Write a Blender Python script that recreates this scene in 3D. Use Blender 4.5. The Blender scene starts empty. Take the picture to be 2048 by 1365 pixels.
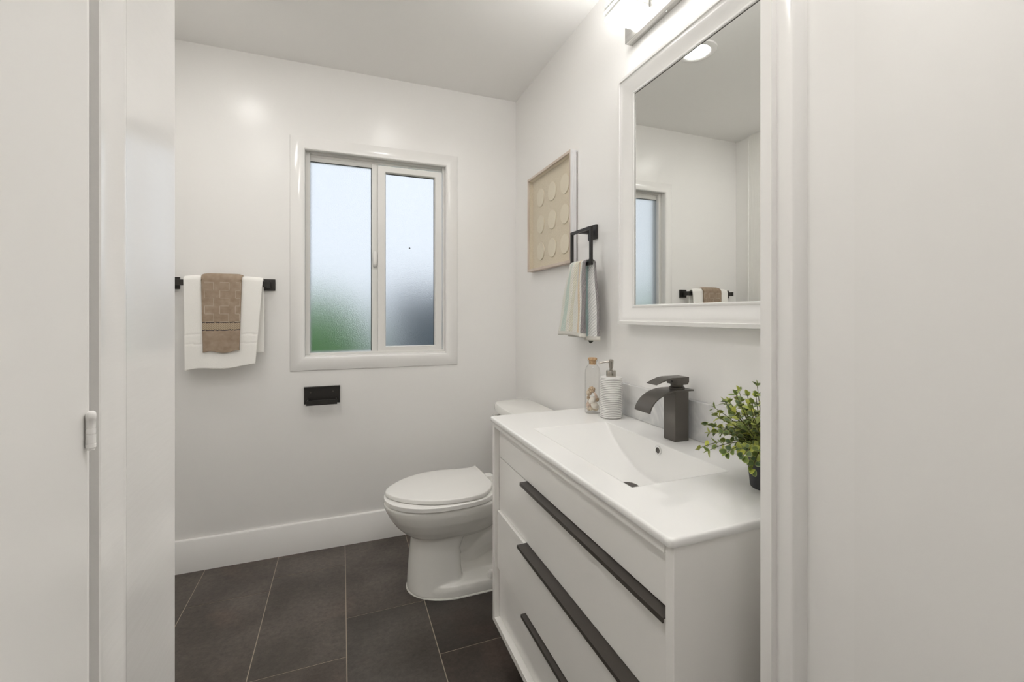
import bpy, bmesh, math, random
from mathutils import Vector, Matrix

C = bpy.context.scene.collection
sc = bpy.context.scene
H = 1.18                      # eye height; geometry below is written relative to it
PI = math.pi

# ------------------------------------------------------------------ camera
cam = bpy.data.cameras.new('camera')
cam.sensor_width = 36.0
cam.lens = 885.69 / 2048 * 36.0
cam.shift_y = -(682.5 - 628.66) / 2048
cam.clip_start = 0.01
cam.clip_end = 100
co = bpy.data.objects.new('camera', cam)
C.objects.link(co)
co.location = (0, 0, H)
co.rotation_euler = (PI / 2, 0, -math.radians(21.011))
sc.camera = co

# ------------------------------------------------------------------ world / exposure
SKY = 2.3
VANITY_L = 11.0
CAN_L = 50.0
HALL_L = 24.0
TOP_FILL_L = 72.0
FILL_CAN_L = 122.0
sc.view_settings.view_transform = 'Standard'
sc.view_settings.look = 'None'
sc.view_settings.exposure = 0.06
sc.view_settings.gamma = 1.0
sc.view_settings.use_curve_mapping = False
sc.cycles.use_denoising = True
sc.cycles.use_adaptive_sampling = True
sc.cycles.adaptive_threshold = 0.02
sc.cycles.max_bounces = 14
sc.cycles.diffuse_bounces = 8
sc.cycles.glossy_bounces = 6
sc.cycles.transmission_bounces = 10
sc.cycles.transparent_max_bounces = 12
w = bpy.data.worlds.new('sky')
sc.world = w
w.use_nodes = True
bg = w.node_tree.nodes['Background']
bg.inputs[0].default_value = (0.78, 0.88, 1.0, 1)
bg.inputs[1].default_value = SKY


# ------------------------------------------------------------------ materials
def new_mat(name):
    m = bpy.data.materials.new(name)
    m.use_nodes = True
    nt = m.node_tree
    return m, nt, nt.nodes['Principled BSDF']


def add_bump(nt, b, scale, strength, dist=0.002, detail=3, stretch=None, coord='Object', rot=None):
    tc = nt.nodes.new('ShaderNodeTexCoord')
    mp = nt.nodes.new('ShaderNodeMapping')
    if stretch:
        mp.inputs['Scale'].default_value = stretch
    if rot:
        mp.inputs['Rotation'].default_value = rot
    nz = nt.nodes.new('ShaderNodeTexNoise')
    nz.inputs['Scale'].default_value = scale
    nz.inputs['Detail'].default_value = detail
    bp = nt.nodes.new('ShaderNodeBump')
    bp.inputs['Strength'].default_value = strength
    bp.inputs['Distance'].default_value = dist
    nt.links.new(tc.outputs[coord], mp.inputs['Vector'])
    nt.links.new(mp.outputs['Vector'], nz.inputs['Vector'])
    nt.links.new(nz.outputs['Fac'], bp.inputs['Height'])
    nt.links.new(bp.outputs['Normal'], b.inputs['Normal'])
    return nz, mp


def simple(name, col, rough=0.5, metal=0.0, bump=None, spec=0.5, coat=0.0, sheen=0.0):
    m, nt, b = new_mat(name)
    b.inputs['Base Color'].default_value = (*col, 1)
    b.inputs['Roughness'].default_value = rough
    b.inputs['Metallic'].default_value = metal
    b.inputs['Specular IOR Level'].default_value = spec
    b.inputs['Coat Weight'].default_value = coat
    b.inputs['Sheen Weight'].default_value = sheen
    if bump:
        add_bump(nt, b, *bump)
    return m


def emit(name, col, s):
    m = bpy.data.materials.new(name)
    m.use_nodes = True
    nt = m.node_tree
    nt.nodes.remove(nt.nodes['Principled BSDF'])
    e = nt.nodes.new('ShaderNodeEmission')
    e.inputs[0].default_value = (*col, 1)
    e.inputs[1].default_value = s
    nt.links.new(e.outputs[0], nt.nodes['Material Output'].inputs[0])
    return m


def noise_col(name, c1, c2, scale, rough, detail=4, lo=0.35, hi=0.65, stretch=None, bump=0.0, spec=0.5, metal=0.0):
    m, nt, b = new_mat(name)
    tc = nt.nodes.new('ShaderNodeTexCoord')
    mp = nt.nodes.new('ShaderNodeMapping')
    if stretch:
        mp.inputs['Scale'].default_value = stretch
    nz = nt.nodes.new('ShaderNodeTexNoise')
    nz.inputs['Scale'].default_value = scale
    nz.inputs['Detail'].default_value = detail
    cr = nt.nodes.new('ShaderNodeValToRGB')
    cr.color_ramp.elements[0].position = lo
    cr.color_ramp.elements[0].color = (*c1, 1)
    cr.color_ramp.elements[1].position = hi
    cr.color_ramp.elements[1].color = (*c2, 1)
    nt.links.new(tc.outputs['Object'], mp.inputs[0])
    nt.links.new(mp.outputs[0], nz.inputs['Vector'])
    nt.links.new(nz.outputs['Fac'], cr.inputs[0])
    nt.links.new(cr.outputs[0], b.inputs['Base Color'])
    b.inputs['Roughness'].default_value = rough
    b.inputs['Specular IOR Level'].default_value = spec
    b.inputs['Metallic'].default_value = metal
    if bump:
        bp = nt.nodes.new('ShaderNodeBump')
        bp.inputs['Strength'].default_value = bump
        bp.inputs['Distance'].default_value = 0.002
        nt.links.new(nz.outputs['Fac'], bp.inputs['Height'])
        nt.links.new(bp.outputs[0], b.inputs['Normal'])
    return m


WALL = (0.888, 0.877, 0.861)
M = {}
M['wall'] = simple('wall_paint', WALL, 0.27, bump=(85, 0.10, 0.002, 4))
M['ceiling'] = simple('ceiling_paint', WALL, 0.45, bump=(40, 0.12, 0.002, 4))
M['trim'] = simple('trim_gloss_paint', (0.893, 0.882, 0.866), 0.16, bump=(28, 0.10, 0.002, 3, (1, 1, 0.12)))
M['jamb'] = simple('jamb_brushed_gloss', (0.893, 0.882, 0.866), 0.14, bump=(190, 0.05, 0.002, 2, (1, 0.12, 1), 'Object', (0.40, 0, 0)))
M['hall'] = simple('hall_gloss_paint', (0.882, 0.871, 0.853), 0.17, bump=(9, 0.06, 0.002, 2, (1, 1, 0.3)))
M['vinyl'] = simple('white_vinyl', (0.80, 0.79, 0.765), 0.32)
M['gasket'] = simple('dark_gasket', (0.09, 0.09, 0.085), 0.6)
M['ceramic'] = simple('white_ceramic', (0.86, 0.855, 0.84), 0.06, spec=0.5)
M['porcelain'] = simple('toilet_porcelain', (0.86, 0.85, 0.815), 0.12)
M['seat'] = simple('toilet_seat_plastic', (0.86, 0.85, 0.825), 0.22)
M['lacquer'] = simple('white_lacquer', (0.915, 0.90, 0.873), 0.24)
M['black'] = simple('black_metal', (0.036, 0.033, 0.030), 0.34, 0.3)
M['black_tube'] = simple('matte_black', (0.030, 0.028, 0.027), 0.45, 0.2)
M['bronze'] = simple('dark_bronze', (0.085, 0.075, 0.066), 0.40, 0.5, bump=(250, 0.10, 0.0008, 2))
M['faucet'] = simple('gunmetal_bronze', (0.135, 0.124, 0.112), 0.36, 0.7, bump=(300, 0.12, 0.0006, 2))
M['chrome'] = simple('chrome', (0.75, 0.75, 0.74), 0.08, 1.0)
M['steel'] = noise_col('brushed_nickel', (0.46, 0.45, 0.43), (0.66, 0.65, 0.63), 160, 0.30, 2, 0.3, 0.7, (1, 0.04, 6), 0.05, metal=1.0)
M['pump'] = simple('satin_nickel', (0.46, 0.43, 0.39), 0.20, 1.0)
M['mirror'] = simple('mirror_silver', (0.86, 0.87, 0.85), 0.0, 1.0)
M['mframe'] = simple('mirror_frame_white', (0.84, 0.83, 0.815), 0.22)
M['terry'] = simple('white_terry', (0.95, 0.935, 0.90), 0.95, bump=(420, 0.25, 0.003, 2), spec=0.1)
M['tan'] = noise_col('tan_terry', (0.30, 0.225, 0.165), (0.40, 0.315, 0.24), 40, 0.95, 6, 0.3, 0.7, None, 0.5, 0.1)
M['tanrib'] = simple('tan_rib', (0.56, 0.48, 0.39), 0.9, spec=0.1)
M['tanweave'] = None
M['darkband'] = simple('dark_band', (0.06, 0.05, 0.055), 0.9, spec=0.1)
M['wood'] = noise_col('whitewashed_wood', (0.50, 0.40, 0.33), (0.72, 0.64, 0.57), 90, 0.6, 5, 0.3, 0.7, (1, 0.08, 0.08), 0.2)
M['wood_reflect'] = noise_col('whitewashed_reflect_side', (0.66, 0.65, 0.66), (0.80, 0.79, 0.80), 160, 0.5, 4, 0.3, 0.7, (1, 1, 0.06), 0.2)
M['linen'] = noise_col('linen_backing', (0.68, 0.60, 0.47), (0.78, 0.70, 0.57), 260, 0.9, 3, 0.3, 0.7, None, 0.3, 0.1)
M['paper'] = simple('handmade_paper', (0.80, 0.73, 0.60), 0.9, bump=(120, 0.5, 0.002, 4), spec=0.1)
M['cork'] = noise_col('cork', (0.36, 0.22, 0.11), (0.62, 0.44, 0.27), 220, 0.85, 4, 0.3, 0.7, None, 0.4, 0.1)
M['pot'] = simple('charcoal_pot', (0.032, 0.034, 0.038), 0.55)
M['soil'] = simple('soil', (0.04, 0.03, 0.02), 0.95)
M['stem'] = simple('plant_stem', (0.10, 0.10, 0.035), 0.6)
M['emit_can'] = emit('downlight_lens', (1.0, 0.98, 0.95), CAN_L)
M['emit_fill_can'] = emit('added_fill_lens', (1.0, 0.98, 0.95), FILL_CAN_L)
M['emit_van'] = emit('vanity_diffuser', (1.0, 0.99, 0.97), VANITY_L)
M['emit_hall'] = emit('hall_lens', (1.0, 0.98, 0.955), HALL_L)
M['emit_top_fill'] = emit('vanity_top_fill', (1.0, 0.99, 0.97), TOP_FILL_L)
M['acrylic'] = simple('frosted_acrylic', (0.70, 0.70, 0.68), 0.3)
M['caulk'] = simple('white_caulk', (0.78, 0.77, 0.73), 0.5)
M['leaf_out'] = noise_col('outdoor_foliage', (0.05, 0.16, 0.04), (0.14, 0.36, 0.09), 6, 0.7, 4)
M['slate'] = simple('slate_siding', (0.10, 0.13, 0.155), 0.7)
M['lawn'] = noise_col('outdoor_ground', (0.10, 0.14, 0.06), (0.20, 0.22, 0.13), 3, 0.9)
M['grout'] = simple('grout', (0.40, 0.34, 0.27), 0.9)


def thin_glass(name, tint, base, edge, power=3.0, limb=1.0):
    """single-wall clear glass: transparent, with a reflection that grows towards the silhouette"""
    m = bpy.data.materials.new(name)
    m.use_nodes = True
    nt = m.node_tree
    nt.nodes.remove(nt.nodes['Principled BSDF'])
    lw = nt.nodes.new('ShaderNodeLayerWeight')
    lw.inputs[0].default_value = 0.5
    pw = nt.nodes.new('ShaderNodeMath')
    pw.operation = 'POWER'
    pw.inputs[1].default_value = power
    ma = nt.nodes.new('ShaderNodeMath')
    ma.operation = 'MULTIPLY_ADD'
    ma.inputs[1].default_value = edge
    ma.inputs[2].default_value = base
    tr = nt.nodes.new('ShaderNodeBsdfTransparent')
    tm = nt.nodes.new('ShaderNodeMix')
    tm.data_type = 'RGBA'
    tm.inputs['A'].default_value = (*tint, 1)
    tm.inputs['B'].default_value = (*(c * limb for c in tint), 1)
    p5 = nt.nodes.new('ShaderNodeMath')
    p5.operation = 'POWER'
    p5.inputs[1].default_value = 5.0
    nt.links.new(lw.outputs['Facing'], p5.inputs[0])
    nt.links.new(p5.outputs[0], tm.inputs['Factor'])
    nt.links.new(tm.outputs['Result'], tr.inputs[0])
    gl = nt.nodes.new('ShaderNodeBsdfGlossy')
    gl.inputs['Roughness'].default_value = 0.02
    mx = nt.nodes.new('ShaderNodeMixShader')
    nt.links.new(lw.outputs['Facing'], pw.inputs[0])
    nt.links.new(pw.outputs[0], ma.inputs[0])
    nt.links.new(ma.outputs[0], mx.inputs[0])
    nt.links.new(tr.outputs[0], mx.inputs[1])
    nt.links.new(gl.outputs[0], mx.inputs[2])
    nt.links.new(mx.outputs[0], nt.nodes['Material Output'].inputs[0])
    return m


M['glass'] = thin_glass('clear_bottle_glass', (0.98, 0.978, 0.97), 0.04, 0.45, 3.0, 0.40)
M['pane'] = thin_glass('picture_glass', (0.99, 0.99, 0.985), 0.025, 0.25, 4.0)


def frosted():
    m = bpy.data.materials.new('frosted_window_glass')
    m.use_nodes = True
    nt = m.node_tree
    nt.nodes.remove(nt.nodes['Principled BSDF'])
    rf = nt.nodes.new('ShaderNodeBsdfRefraction')
    rf.inputs['Color'].default_value = (0.68, 0.672, 0.665, 1)
    rf.inputs['Roughness'].default_value = 0.55
    rf.inputs['IOR'].default_value = 1.35
    gl = nt.nodes.new('ShaderNodeBsdfGlossy')
    gl.inputs['Roughness'].default_value = 0.25
    mx = nt.nodes.new('ShaderNodeMixShader')
    mx.inputs[0].default_value = 0.05
    tc = nt.nodes.new('ShaderNodeTexCoord')
    nz = nt.nodes.new('ShaderNodeTexVoronoi')
    nz.feature = 'SMOOTH_F1'
    nz.inputs['Scale'].default_value = 260
    bp = nt.nodes.new('ShaderNodeBump')
    bp.inputs['Strength'].default_value = 0.55
    bp.inputs['Distance'].default_value = 0.002
    nt.links.new(tc.outputs['Object'], nz.inputs['Vector'])
    nt.links.new(nz.outputs['Distance'], bp.inputs['Height'])
    nt.links.new(bp.outputs[0], rf.inputs['Normal'])
    nt.links.new(bp.outputs[0], gl.inputs['Normal'])
    nt.links.new(rf.outputs[0], mx.inputs[1])
    nt.links.new(gl.outputs[0], mx.inputs[2])
    nt.links.new(mx.outputs[0], nt.nodes['Material Output'].inputs[0])
    return m


M['frost'] = frosted()


def tile_mat():
    m, nt, b = new_mat('slate_floor_tile')
    tc = nt.nodes.new('ShaderNodeTexCoord')
    at = nt.nodes.new('ShaderNodeAttribute')
    at.attribute_name = 'tint'
    n1 = nt.nodes.new('ShaderNodeTexNoise')
    n1.inputs['Scale'].default_value = 5
    n1.inputs['Detail'].default_value = 6
    cr = nt.nodes.new('ShaderNodeValToRGB')
    cr.color_ramp.elements[0].position = 0.36
    cr.color_ramp.elements[0].color = (0.066, 0.054, 0.046, 1)
    cr.color_ramp.elements[1].position = 0.66
    cr.color_ramp.elements[1].color = (0.114, 0.096, 0.083, 1)
    n2 = nt.nodes.new('ShaderNodeTexNoise')
    n2.inputs['Scale'].default_value = 3.1
    n2.inputs['Detail'].default_value = 3
    c2 = nt.nodes.new('ShaderNodeValToRGB')
    c2.color_ramp.elements[0].position = 0.58
    c2.color_ramp.elements[0].color = (0, 0, 0, 1)
    c2.color_ramp.elements[1].position = 0.75
    c2.color_ramp.elements[1].color = (1, 1, 1, 1)
    mx = nt.nodes.new('ShaderNodeMix')
    mx.data_type = 'RGBA'
    mx.inputs['B'].default_value = (0.128, 0.092, 0.075, 1)
    mu = nt.nodes.new('ShaderNodeMix')
    mu.data_type = 'RGBA'
    mu.blend_type = 'MULTIPLY'
    mu.inputs['Factor'].default_value = 1
    nt.links.new(tc.outputs['Object'], n1.inputs['Vector'])
    nt.links.new(tc.outputs['Object'], n2.inputs['Vector'])
    nt.links.new(n1.outputs['Fac'], cr.inputs[0])
    nt.links.new(n2.outputs['Fac'], c2.inputs[0])
    nt.links.new(c2.outputs[0], mx.inputs['Factor'])
    nt.links.new(cr.outputs[0], mx.inputs['A'])
    n4 = nt.nodes.new('ShaderNodeTexNoise')
    n4.inputs['Scale'].default_value = 55
    n4.inputs['Detail'].default_value = 8
    n4.inputs['Roughness'].default_value = 0.75
    c4 = nt.nodes.new('ShaderNodeValToRGB')
    c4.color_ramp.elements[0].position = 0.30
    c4.color_ramp.elements[0].color = (0.62, 0.62, 0.62, 1)
    c4.color_ramp.elements[1].position = 0.70
    c4.color_ramp.elements[1].color = (1.35, 1.33, 1.30, 1)
    gr = nt.nodes.new('ShaderNodeMix')
    gr.data_type = 'RGBA'
    gr.blend_type = 'MULTIPLY'
    gr.inputs['Factor'].default_value = 1
    nt.links.new(tc.outputs['Object'], n4.inputs['Vector'])
    nt.links.new(n4.outputs['Fac'], c4.inputs[0])
    nt.links.new(mx.outputs['Result'], gr.inputs['A'])
    nt.links.new(c4.outputs[0], gr.inputs['B'])
    nt.links.new(gr.outputs['Result'], mu.inputs['A'])
    nt.links.new(at.outputs['Color'], mu.inputs['B'])
    nt.links.new(mu.outputs['Result'], b.inputs['Base Color'])
    b.inputs['Roughness'].default_value = 0.40
    n3 = nt.nodes.new('ShaderNodeTexNoise')
    n3.inputs['Scale'].default_value = 130
    n3.inputs['Detail'].default_value = 5
    bp = nt.nodes.new('ShaderNodeBump')
    bp.inputs['Strength'].default_value = 0.25
    bp.inputs['Distance'].default_value = 0.0015
    nt.links.new(tc.outputs['Object'], n3.inputs['Vector'])
    nt.links.new(n3.outputs['Fac'], bp.inputs['Height'])
    nt.links.new(bp.outputs[0], b.inputs['Normal'])
    return m


M['tile'] = tile_mat()


def marble():
    m, nt, b = new_mat('white_marble')
    tc = nt.nodes.new('ShaderNodeTexCoord')
    nz = nt.nodes.new('ShaderNodeTexNoise')
    nz.inputs['Scale'].default_value = 6
    nz.inputs['Detail'].default_value = 8
    nz.inputs['Distortion'].default_value = 1.2
    cr = nt.nodes.new('ShaderNodeValToRGB')
    e = cr.color_ramp.elements
    e[0].position = 0.40
    e[0].color = (0.72, 0.715, 0.705, 1)
    e[1].position = 0.60
    e[1].color = (0.72, 0.715, 0.705, 1)
    x = e.new(0.5)
    x.color = (0.58, 0.585, 0.59, 1)
    nt.links.new(tc.outputs['Object'], nz.inputs['Vector'])
    nt.links.new(nz.outputs['Fac'], cr.inputs[0])
    nt.links.new(cr.outputs[0], b.inputs['Base Color'])
    b.inputs['Roughness'].default_value = 0.18
    return m


M['marble'] = marble()


def stripes_mat():
    """rope-twist striped hand towel; U across the cloth, V along its length"""
    m, nt, b = new_mat('striped_rope_weave')
    uv = nt.nodes.new('ShaderNodeUVMap')
    sp = nt.nodes.new('ShaderNodeSeparateXYZ')
    cr = nt.nodes.new('ShaderNodeValToRGB')
    cr.color_ramp.interpolation = 'CONSTANT'
    cols = [(0.0, (0.30, 0.29, 0.29)), (0.025, (0.84, 0.83, 0.78)), (0.10, (0.66, 0.74, 0.68)), (0.17, (0.84, 0.82, 0.75)), (0.22, (0.79, 0.76, 0.64)),
            (0.27, (0.85, 0.83, 0.79)), (0.385, (0.76, 0.62, 0.47)), (0.425, (0.83, 0.81, 0.77)), (0.45, (0.29, 0.27, 0.27)),
            (0.57, (0.82, 0.81, 0.79)), (0.60, (0.42, 0.56, 0.55)), (0.69, (0.83, 0.83, 0.81)), (0.76, (0.29, 0.27, 0.27)), (0.93, (0.78, 0.77, 0.73))]
    e = cr.color_ramp.elements
    e[0].position, e[0].color = cols[0][0], (*cols[0][1], 1)
    e[1].position, e[1].color = cols[1][0], (*cols[1][1], 1)
    for p, c in cols[2:]:
        x = e.new(p)
        x.color = (*c, 1)
    # diagonal cord twist
    wv = nt.nodes.new('ShaderNodeMath')
    wv.operation = 'MULTIPLY_ADD'
    wv.inputs[1].default_value = 40.0
    mv = nt.nodes.new('ShaderNodeMath')
    mv.operation = 'MULTIPLY'
    mv.inputs[1].default_value = 27.0
    fr = nt.nodes.new('ShaderNodeMath')
    fr.operation = 'FRACT'
    pp = nt.nodes.new('ShaderNodeMath')
    pp.operation = 'PINGPONG'
    pp.inputs[1].default_value = 0.5
    nt.links.new(uv.outputs[0], sp.inputs[0])
    nt.links.new(sp.outputs['X'], cr.inputs[0])
    nt.links.new(sp.outputs['Y'], mv.inputs[0])
    nt.links.new(sp.outputs['X'], wv.inputs[0])
    nt.links.new(mv.outputs[0], wv.inputs[2])
    nt.links.new(wv.outputs[0], fr.inputs[0])
    nt.links.new(fr.outputs[0], pp.inputs[0])
    gt = nt.nodes.new('ShaderNodeMath')
    gt.operation = 'LESS_THAN'
    gt.inputs[1].default_value = 0.10
    mx = nt.nodes.new('ShaderNodeMix')
    mx.data_type = 'RGBA'
    mx.blend_type = 'MIX'
    mx.inputs['B'].default_value = (0.36, 0.36, 0.35, 1)
    ml = nt.nodes.new('ShaderNodeMath')
    ml.operation = 'MULTIPLY'
    ml.inputs[1].default_value = 0.45
    nt.links.new(pp.outputs[0], gt.inputs[0])
    nt.links.new(gt.outputs[0], ml.inputs[0])
    nt.links.new(ml.outputs[0], mx.inputs['Factor'])
    nt.links.new(cr.outputs[0], mx.inputs['A'])
    nt.links.new(mx.outputs['Result'], b.inputs['Base Color'])
    b.inputs['Roughness'].default_value = 0.95
    b.inputs['Specular IOR Level'].default_value = 0.1
    bp = nt.nodes.new('ShaderNodeBump')
    bp.inputs['Strength'].default_value = 0.9
    bp.inputs['Distance'].default_value = 0.004
    nt.links.new(pp.outputs[0], bp.inputs['Height'])
    nt.links.new(bp.outputs[0], b.inputs['Normal'])
    return m


M['stripe'] = stripes_mat()


def weave_mat():
    m, nt, b = new_mat('tan_herringbone_band')
    uv = nt.nodes.new('ShaderNodeTexCoord')
    wv = nt.nodes.new('ShaderNodeTexWave')
    wv.bands_direction = 'DIAGONAL'
    wv.inputs['Scale'].default_value = 70
    cr = nt.nodes.new('ShaderNodeValToRGB')
    cr.color_ramp.elements[0].color = (0.30, 0.225, 0.15, 1)
    cr.color_ramp.elements[1].color = (0.50, 0.41, 0.30, 1)
    nt.links.new(uv.outputs['Object'], wv.inputs['Vector'])
    nt.links.new(wv.outputs['Fac'], cr.inputs[0])
    nt.links.new(cr.outputs[0], b.inputs['Base Color'])
    b.inputs['Roughness'].default_value = 0.9
    return m


M['tanweave'] = weave_mat()


def leaf_mat():
    m, nt, b = new_mat('variegated_leaf')
    gi = nt.nodes.new('ShaderNodeNewGeometry')
    cr = nt.nodes.new('ShaderNodeValToRGB')
    e = cr.color_ramp.elements
    e[0].position, e[0].color = 0.0, (0.055, 0.10, 0.035, 1)
    e[1].position, e[1].color = 1.0, (0.48, 0.50, 0.07, 1)
    a = e.new(0.45)
    a.color = (0.15, 0.215, 0.05, 1)
    a = e.new(0.75)
    a.color = (0.30, 0.35, 0.06, 1)
    uv = nt.nodes.new('ShaderNodeUVMap')
    sp = nt.nodes.new('ShaderNodeSeparateXYZ')
    ed = nt.nodes.new('ShaderNodeMath')
    ed.operation = 'GREATER_THAN'
    ed.inputs[1].default_value = 0.80
    ml = nt.nodes.new('ShaderNodeMath')
    ml.operation = 'MULTIPLY'
    ml.inputs[1].default_value = 0.40
    mx = nt.nodes.new('ShaderNodeMix')
    mx.data_type = 'RGBA'
    mx.inputs['B'].default_value = (0.50, 0.53, 0.16, 1)
    nt.links.new(gi.outputs['Random Per Island'], cr.inputs[0])
    nt.links.new(uv.outputs[0], sp.inputs[0])
    nt.links.new(sp.outputs['X'], ed.inputs[0])
    nt.links.new(ed.outputs[0], ml.inputs[0])
    nt.links.new(ml.outputs[0], mx.inputs['Factor'])
    nt.links.new(cr.outputs[0], mx.inputs['A'])
    nt.links.new(mx.outputs['Result'], b.inputs['Base Color'])
    b.inputs['Roughness'].default_value = 0.38
    return m


M['leaf'] = leaf_mat()


def panel_mat():
    m, nt, b = new_mat('shower_wall_tile')
    nz, mp = add_bump(nt, b, 110, 0.7, 0.003, 4, (1, 1, 0.05))
    b.inputs['Base Color'].default_value = (0.86, 0.85, 0.82, 1)
    b.inputs['Roughness'].default_value = 0.35
    return m


M['panel'] = panel_mat()


# ------------------------------------------------------------------ mesh helpers
def box(bm, x0, x1, y0, y1, z0, z1, mi=0):
    v = [bm.verts.new((x, y, z)) for z in (z0, z1) for y in (y0, y1) for x in (x0, x1)]
    for f in ((0, 2, 3, 1), (4, 5, 7, 6), (0, 1, 5, 4), (2, 6, 7, 3), (0, 4, 6, 2), (1, 3, 7, 5)):
        bm.faces.new([v[i] for i in f]).material_index = mi
    return v


def loft(bm, loops, cap0=True, cap1=True, closed=True, smooth=True, mi=0):
    rows = [[bm.verts.new(p) for p in L] for L in loops]
    n = len(rows[0])
    for a, b in zip(rows, rows[1:]):
        for i in range(n if closed else n - 1):
            j = (i + 1) % n
            f = bm.faces.new((a[i], a[j], b[j], b[i]))
            f.smooth = smooth
            f.material_index = mi
    if cap0:
        f = bm.faces.new(rows[0][::-1])
        f.material_index = mi
    if cap1:
        f = bm.faces.new(rows[-1])
        f.material_index = mi
    return rows


def rrect(x0, x1, y0, y1, z, r=0.01, n=5, axes='xyz'):
    """rounded rectangle loop; axes maps (a,b,c) order"""
    pts = []
    for cx, cy, a0 in ((x1 - r, y1 - r, 0), (x0 + r, y1 - r, 90), (x0 + r, y0 + r, 180), (x1 - r, y0 + r, 270)):
        for k in range(n + 1):
            a = math.radians(a0 + 90 * k / n)
            pts.append((cx + r * math.cos(a), cy + r * math.sin(a), z))
    if axes == 'yzx':      # a=y, b=z, c=x
        return [(c, a, b) for a, b, c in pts]
    if axes == 'xzy':
        return [(a, c, b) for a, b, c in pts]
    return pts


def lathe(bm, cx, cy, prof, n=32, cap0=True, cap1=True, mi=0, smooth=True):
    loops = []
    for r, z in prof:
        loops.append([(cx + r * math.cos(2 * PI * k / n), cy + r * math.sin(2 * PI * k / n), z) for k in range(n)])
    return loft(bm, loops, cap0, cap1, smooth=smooth, mi=mi)


def tube(bm, pts, r, n=10, mi=0, caps=True, flat=None):
    pts = [Vector(p) for p in pts]
    loops = []
    up = Vector((0.123, 0.31, 0.94)).normalized()
    for i, p in enumerate(pts):
        t = (pts[min(i + 1, len(pts) - 1)] - pts[max(i - 1, 0)]).normalized()
        s = t.cross(up)
        if s.length < 1e-4:
            s = t.cross(Vector((1, 0, 0)))
        s.normalize()
        q = s.cross(t).normalized()
        rr = r[i] if isinstance(r, (list, tuple)) else r
        loops.append([tuple(p + (s * math.cos(2 * PI * k / n) + q * math.sin(2 * PI * k / n)) * rr) for k in range(n)])
    return loft(bm, loops, caps, caps, mi=mi)


def cyl(bm, a, b, r, n=20, mi=0):
    return tube(bm, [a, b], r, n, mi)


def sheet(bm, fn, nu, nv, mi=0, mifn=None):
    uvl = bm.loops.layers.uv.verify()
    vs = [[bm.verts.new(fn(i / nu, j / nv)) for i in range(nu + 1)] for j in range(nv + 1)]
    for j in range(nv):
        for i in range(nu):
            f = bm.faces.new((vs[j][i], vs[j][i + 1], vs[j + 1][i + 1], vs[j + 1][i]))
            f.smooth = True
            f.material_index = mifn((i + .5) / nu, (j + .5) / nv) if mifn else mi
            for l, (a, b) in zip(f.loops, ((i, j), (i + 1, j), (i + 1, j + 1), (i, j + 1))):
                l[uvl].uv = (a / nu, b / nv)
    return vs


def prism(bm, poly, z0, z1, mi=0):
    """vertical extrusion of an xy polygon"""
    loft(bm, [[(x, y, z0) for x, y in poly], [(x, y, z1) for x, y in poly]], smooth=False, mi=mi)


def prism_y(bm, poly, y0, y1, mi=0, smooth=False):
    """extrusion along y of an xz polygon"""
    loft(bm, [[(x, y0, z) for x, z in poly], [(x, y1, z) for x, z in poly]], smooth=smooth, mi=mi)


ORG = {}


def link(name, bm, mats, parent=None, origin=None, bevel=0, smooth_angle=None, mods=None):
    if parent is not None:
        o0 = ORG[parent]
    else:
        o0 = Vector(origin) if origin is not None else Vector((0, 0, 0))
    bmesh.ops.recalc_face_normals(bm, faces=bm.faces)
    me = bpy.data.meshes.new(name)
    for v in bm.verts:
        v.co -= o0
    bm.to_mesh(me)
    bm.free()
    me.set_sharp_from_angle(angle=math.radians(42))
    for m in (mats if isinstance(mats, (list, tuple)) else [mats]):
        me.materials.append(m)
    o = bpy.data.objects.new(name, me)
    C.objects.link(o)
    ORG[o] = o0
    if parent is not None:
        o.parent = parent
    else:
        o.location = (o0.x, o0.y, o0.z + H)
    if bevel:
        md = o.modifiers.new('bevel', 'BEVEL')
        md.width = bevel
        md.segments = 3
        md.limit_method = 'ANGLE'
        md.angle_limit = math.radians(40)
    return o


def empty(name, origin):
    o = bpy.data.objects.new(name, None)
    o.empty_display_size = 0.05
    C.objects.link(o)
    o.location = (origin[0], origin[1], origin[2] + H)
    ORG[o] = Vector(origin)
    return o


def tag(o, label, cat, group=None):
    o['label'] = label
    o['category'] = cat
    if group:
        o['group'] = group
    return o


def structure(o, label=None, cat=None):
    o['kind'] = 'structure'
    if label:
        o['label'] = label
    if cat:
        o['category'] = cat
    return o


def B():
    return bmesh.new()


# ------------------------------------------------------------------ room dimensions
W = 0.956       # right wall
D = 2.4284      # back wall
L = -0.82       # left wall
F = -1.18       # floor
CE = 1.25       # ceiling
FR = 0.50       # inner face of the door wall
LJ = -0.146     # left jamb face
RJ = 0.602      # right jamb stop face

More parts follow.
